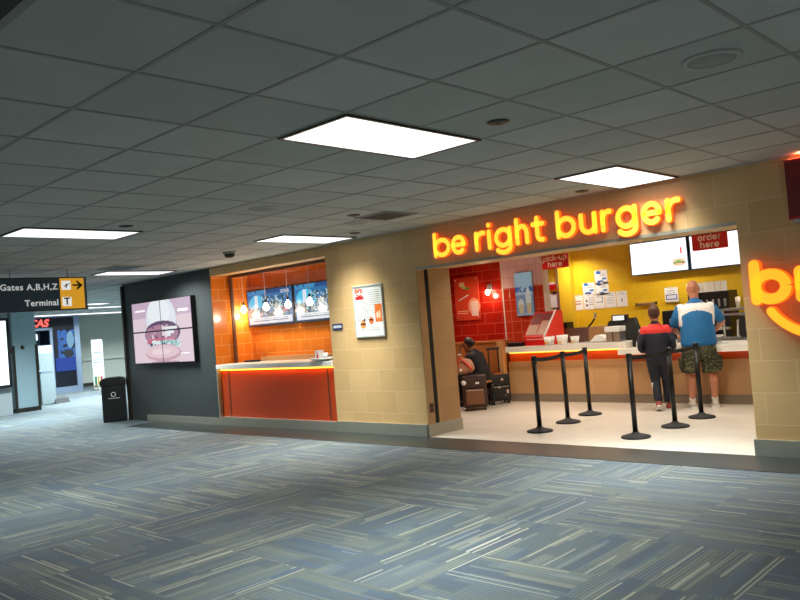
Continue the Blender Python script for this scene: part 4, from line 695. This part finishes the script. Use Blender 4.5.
def eyes(parent, c, s, fwd=(0, 1, 0)):
    f = Vector(fwd).normalized(); r = f.cross(Vector((0, 0, 1))).normalized(); c = Vector(c); m = MB(); q = MB()
    for sx in (-1, 1): p = c+(r*sx*.031+f*.083+Vector((0, 0, .008)))*s; m.ball(p, .0125*s); q.ball(p+f*.009*s, .0065*s)
    e = obj('eyes', m, M['white'], parent); obj('irises', q, M['brownc'], e)

# man at the order counter, seen from behind
man = thing('person', 'bald man in blue and white polo and camouflage shorts leaning at the order counter', 'person', (-4.57, 10.93, .008), math.radians(30))
LX = .15; b = MB()
for sx in (-1, 1):
    b.tube([(sx*.10, 0, .93, .10, .11), (sx*.13, .01, .72, .085, .09), (sx*LX, .0, .50, .068, .072), (sx*LX, -.02, .37, .072, .08), (sx*LX, .0, .2, .05, .055), (sx*LX, .0, .09, .036, .04)], seg=14); b.tube([(sx*LX, -.03, .05, .038, .03), (sx*(LX+.01), .09, .04, .045, .025), (sx*(LX+.015), .18, .03, .035, .018)], side=(1, 0, 0))
b.tube([(0, 0, .90, .19, .14), (0, 0, 1.05, .19, .14), (0, .02, 1.25, .205, .14), (0, .04, 1.40, .20, .115), (0, .05, 1.48, .12, .08)], seg=20)
b.tube([(0, .05, 1.46, .065, .065), (0, .075, 1.62, .062, .065)]); HC = (0, .10, 1.685); head(b, HC, 1.08, (0, 1, -.25))
b.tube([(-.2, .04, 1.42, .062), (-.28, .06, 1.22, .05), (-.30, .14, 1.13, .046), (-.24, .30, 1.06, .032), (-.22, .34, 1.05, .028)]); hand(b, (-.22, .34, 1.05), (.2, .9, -.3), (0, 0, 1), 1.05, .6, 1)
b.tube([(.2, .04, 1.42, .062), (.30, .06, 1.29, .052), (.35, .10, 1.20, .048), (.32, .20, 1.13, .038), (.29, .27, 1.075, .03)]); hand(b, (.29, .27, 1.075), (-.5, .6, -.45), (0, 0, 1), 1.05, .7, -1)
solid('body', b, .0075, [M['skin']], man); eyes(man, HC, 1.08)
b = MB(); b.tube([(0, -.01, .90, .245, .175), (0, -.005, 1.0, .24, .175), (0, .0, 1.12, .235, .17), (0, .02, 1.28, .245, .165), (0, .035, 1.40, .235, .14), (0, .045, 1.47, .15, .10), (0, .05, 1.515, .082, .08)], seg=24)
b.tube([(-.19, .04, 1.42, .085), (-.265, .05, 1.28, .076), (-.295, .08, 1.20, .074)]); b.tube([(.19, .04, 1.42, .085), (.285, .06, 1.30, .076), (.325, .08, 1.235, .072)])
def polo(c):
    if c.z > 1.485 and abs(c.x) < .13: return 0
    if abs(c.x) < .235 and c.z > 1.33+.9*c.x*c.x*0 - .0 + (.05-1.6*c.x*c.x): return 1
    if .205 < abs(c.x) < .245 and c.z > 1.17: return 1
    return 0
solid('polo_shirt', b, .010, [M['blue'], M['whitec']], man, polo)
b = MB(); b.tube([(0, 0, .99, .225, .165), (0, 0, .86, .235, .17), (0, 0, .78, .22, .165)], seg=20)
for sx in (-1, 1): b.tube([(sx*.11, 0, .84, .13, .15), (sx*.135, 0, .66, .128, .135), (sx*.145, 0, .50, .132, .135)], seg=16, caps=False); b.box(sx*.27-.018, sx*.27+.018, -.07, .07, .56, .72, bev=.01)
solid('cargo_shorts', b, .011, [M['camo']], man, smooth=4)
for sx in (-1, 1):
    b = MB(); b.tube([(sx*LX, -.055, .048, .044, .045), (sx*(LX+.005), .05, .045, .05, .042), (sx*(LX+.015), .15, .035, .05, .032), (sx*(LX+.018), .20, .03, .04, .024)], side=(1, 0, 0), seg=14); b.tube([(sx*LX, -.01, .08, .045, .05), (sx*LX, -.01, .11, .046, .05)]); s1 = solid('shoe', b, .008, [M['shoe']], man)
    obj('sole', MB().prismz([(sx*LX-.045, -.095), (sx*LX+.045, -.095), (sx*LX+.06, .1), (sx*LX+.05, .215), (sx*LX-.02, .22), (sx*LX-.045, .1)], -.004, .022), M['white'], s1)
    obj('sock', MB().lathe([(.043, .09), (.044, .15), (.04, .15), (.038, .09)], (sx*LX, 0, 0)), M['whitec'], man)
# boy
boy = thing('person', 'boy in navy tracksuit with red shoulders waiting left of the man', 'person', (-5.02, 10.55, .008), math.radians(26))
b = MB()
b.tube([(-.075, 0, .76, .085, .09), (-.07, .01, .58, .07, .075), (-.06, .02, .42, .05, .055), (-.05, -.03, .3, .048, .054), (-.045, -.07, .17, .033, .036), (-.045, -.09, .12, .032, .034)]); b.tube([(-.045, -.10, .09, .03, .03), (-.045, -.04, .05, .036, .022), (-.045, .05, .025, .034, .016)], side=(1, 0, 0))
b.tube([(.075, .0, .76, .085, .09), (.085, .03, .58, .07, .075), (.09, .07, .42, .05, .055), (.09, .07, .3, .05, .055), (.09, .08, .09, .032, .034)]); b.tube([(.09, .05, .045, .034, .026), (.095, .13, .035, .038, .022), (.098, .2, .026, .03, .016)], side=(1, 0, 0))
b.tube([(0, 0, .75, .145, .10), (0, 0, .9, .135, .095), (0, .0, 1.05, .15, .10), (0, .0, 1.17, .15, .085), (0, .0, 1.23, .08, .06)], seg=18); b.tube([(0, .0, 1.2, .048, .05), (0, .02, 1.32, .046, .05)]); HB = (0, .03, 1.385); head(b, HB, .98, (0, 1, -.1))
for sx in (-1, 1): b.tube([(sx*.15, 0, 1.17, .045), (sx*.22, -.03, .98, .038), (sx*.225, .0, .93, .036), (sx*.19, .15, .84, .028), (sx*.17, .18, .82, .025)]); hand(b, (sx*.17, .18, .82), (-sx*.5, .6, -.4), (0, 0, 1), .85, .6, -sx)
solid('body', b, .0075, [M['skin']], boy); eyes(boy, HB, .98)
b = MB(); b.tube([(0, -.0, .78, .165, .125), (0, 0, .90, .165, .12), (0, 0, 1.03, .175, .12), (0, .0, 1.15, .17, .105), (0, .0, 1.21, .11, .08), (0, .005, 1.25, .06, .06)], seg=22)
for sx in (-1, 1): b.tube([(sx*.14, 0, 1.165, .062), (sx*.225, -.03, .98, .056), (sx*.23, .0, .92, .054), (sx*.20, .13, .855, .045)], seg=14)
def jacket(c): return 1 if c.z > 1.105 and abs(c.x) < .21 and c.z < 1.235 else 2 if (abs(c.x) > .262 and c.z < 1.0) else 0
solid('tracksuit_top', b, .009, [M['navy'], M['redc'], M['whitec']], boy, jacket)
b = MB(); b.tube([(0, 0, .86, .15, .115), (0, 0, .77, .16, .12), (0, 0, .71, .15, .11)], seg=18)
b.tube([(-.075, 0, .75, .095, .105), (-.07, .01, .58, .082, .088), (-.06, .02, .42, .066, .07), (-.05, -.03, .3, .062, .066), (-.045, -.075, .14, .056, .058)], caps=False); b.tube([(.075, 0, .75, .095, .105), (.085, .03, .58, .082, .088), (.09, .07, .42, .066, .07), (.09, .07, .3, .062, .066), (.09, .08, .11, .058, .06)], caps=False)
solid('tracksuit_trousers', b, .009, [M['navy'], M['whitec']], boy, lambda c: 1 if (c.x < -.10+.05*max(0, .6-c.z)/.5 and c.z < .74 and abs(c.y-(.02 if c.z > .4 else -.03)) < .018) else 0, smooth=4)
b = MB(); b.tube([(-.045, -.125, .11, .036, .045), (-.045, -.06, .065, .042, .034), (-.045, .02, .032, .042, .026), (-.045, .07, .025, .034, .02)], side=(1, 0, 0)); s1 = solid('shoe', b, .008, [M['shoer']], boy); obj('sole', MB().tube([(-.045, -.16, .085, .034, .012), (-.045, -.09, .035, .038, .012), (-.045, 0, .006, .038, .01), (-.045, .07, .006, .032, .01)], side=(1, 0, 0)), M['whitec'], s1)
b = MB(); b.tube([(.09, .03, .05, .04, .045), (.095, .12, .04, .044, .034), (.098, .21, .03, .036, .024)], side=(1, 0, 0)); s1 = solid('shoe', b, .008, [M['shoer']], boy); obj('sole', MB().prismz([(.05, -.02), (.13, -.02), (.145, .12), (.13, .235), (.08, .235), (.055, .12)], -.004, .018), M['whitec'], s1)
b = MB(); b.tube([(0, .0, 1.335, .055, .05), (0, -.012, 1.38, .079, .095), (0, -.008, 1.43, .082, .10), (0, .005, 1.462, .068, .085), (0, .02, 1.48, .04, .05)], side=(1, 0, 0), seg=18); solid('hair', b, .009, [M['hair']], boy, smooth=3)
# seated woman, facing left
wo = thing('person', 'woman in black seated by the luggage, hand raised to her mouth', 'person', (-8.22, 10.55, .006), PI/2)
b = MB(); HWC = (0, .23, 1.07)
b.tube([(0, -.04, .53, .16, .115), (0, -.02, .65, .135, .10), (0, .04, .80, .15, .10), (0, .10, .90, .15, .085), (0, .13, .955, .08, .06)], seg=18); b.tube([(0, .13, .93, .045, .046), (0, .20, 1.02, .043, .046)]); head(b, HWC, .95, (0, 1, -.25))
for sx in (-1, 1): b.tube([(sx*.09, -.02, .53, .085, .08), (sx*.10, .2, .53, .078, .075), (sx*.10, .40, .51, .056, .06), (sx*.10, .42, .36, .05, .054), (sx*.10, .40, .12, .034, .036)]); b.tube([(sx*.10, .40, .045, .036, .03), (sx*.10, .50, .035, .04, .022), (sx*.10, .57, .028, .03, .016)], side=(1, 0, 0))
b.tube([(-.17, .10, .89, .046), (-.22, .17, .73, .038), (-.21, .22, .70, .036), (-.12, .34, .88, .028), (-.07, .37, .96, .024)]); hand(b, (-.07, .37, .96), (.3, -.1, .9), (0, 1, .2), .85, .9, 1)
b.tube([(.17, .10, .89, .046), (.21, .15, .73, .038), (.2, .2, .69, .036), (.10, .35, .66, .028), (.06, .38, .66, .024)]); hand(b, (.06, .38, .66), (-.5, .8, 0), (0, 0, 1), .85, .6, -1)
solid('body', b, .0075, [M['skin2']], wo); eyes(wo, HWC, .95)
b = MB(); b.tube([(0, -.04, .47, .175, .14), (0, -.03, .60, .16, .125), (0, .03, .76, .165, .12), (0, .09, .88, .165, .105), (0, .125, .94, .10, .075)], seg=20); b.tube([(.165, .10, .885, .06), (.215, .165, .75, .052)]); b.tube([(-.165, .10, .885, .06), (-.21, .15, .75, .052)]); solid('black_top', b, .009, [M['blackc']], wo)
b = MB(); b.tube([(0, -.04, .53, .165, .12), (0, .05, .53, .16, .10)], side=(1, 0, 0))
for sx in (-1, 1): b.tube([(sx*.09, -.02, .53, .095, .09), (sx*.10, .2, .53, .088, .083), (sx*.10, .41, .51, .066, .068), (sx*.10, .42, .36, .06, .062), (sx*.10, .40, .13, .05, .05)])
solid('trousers', b, .010, [M['blackc']], wo)
b = MB(); b.tube([(0, .18, 1.03, .055, .05), (0, .205, 1.08, .076, .086), (0, .22, 1.13, .075, .088), (0, .24, 1.165, .05, .06)], side=(1, 0, 0), seg=18); b.ball((0, .125, 1.10), .05, .045, .05); solid('hair', b, .008, [M['hairb']], wo, smooth=3)
obj('wristwatch', MB().lathe([(.029, -.012), (.033, -.01), (.033, .012), (.029, .014)], (-.105, .352, .905)), M['white'], wo)
for sx in (-1, 1): b = MB(); b.tube([(sx*.10, .37, .045, .04, .042), (sx*.10, .48, .04, .044, .032), (sx*.10, .58, .03, .036, .022)], side=(1, 0, 0)); solid('shoe', b, .009, [M['blackc']], wo)
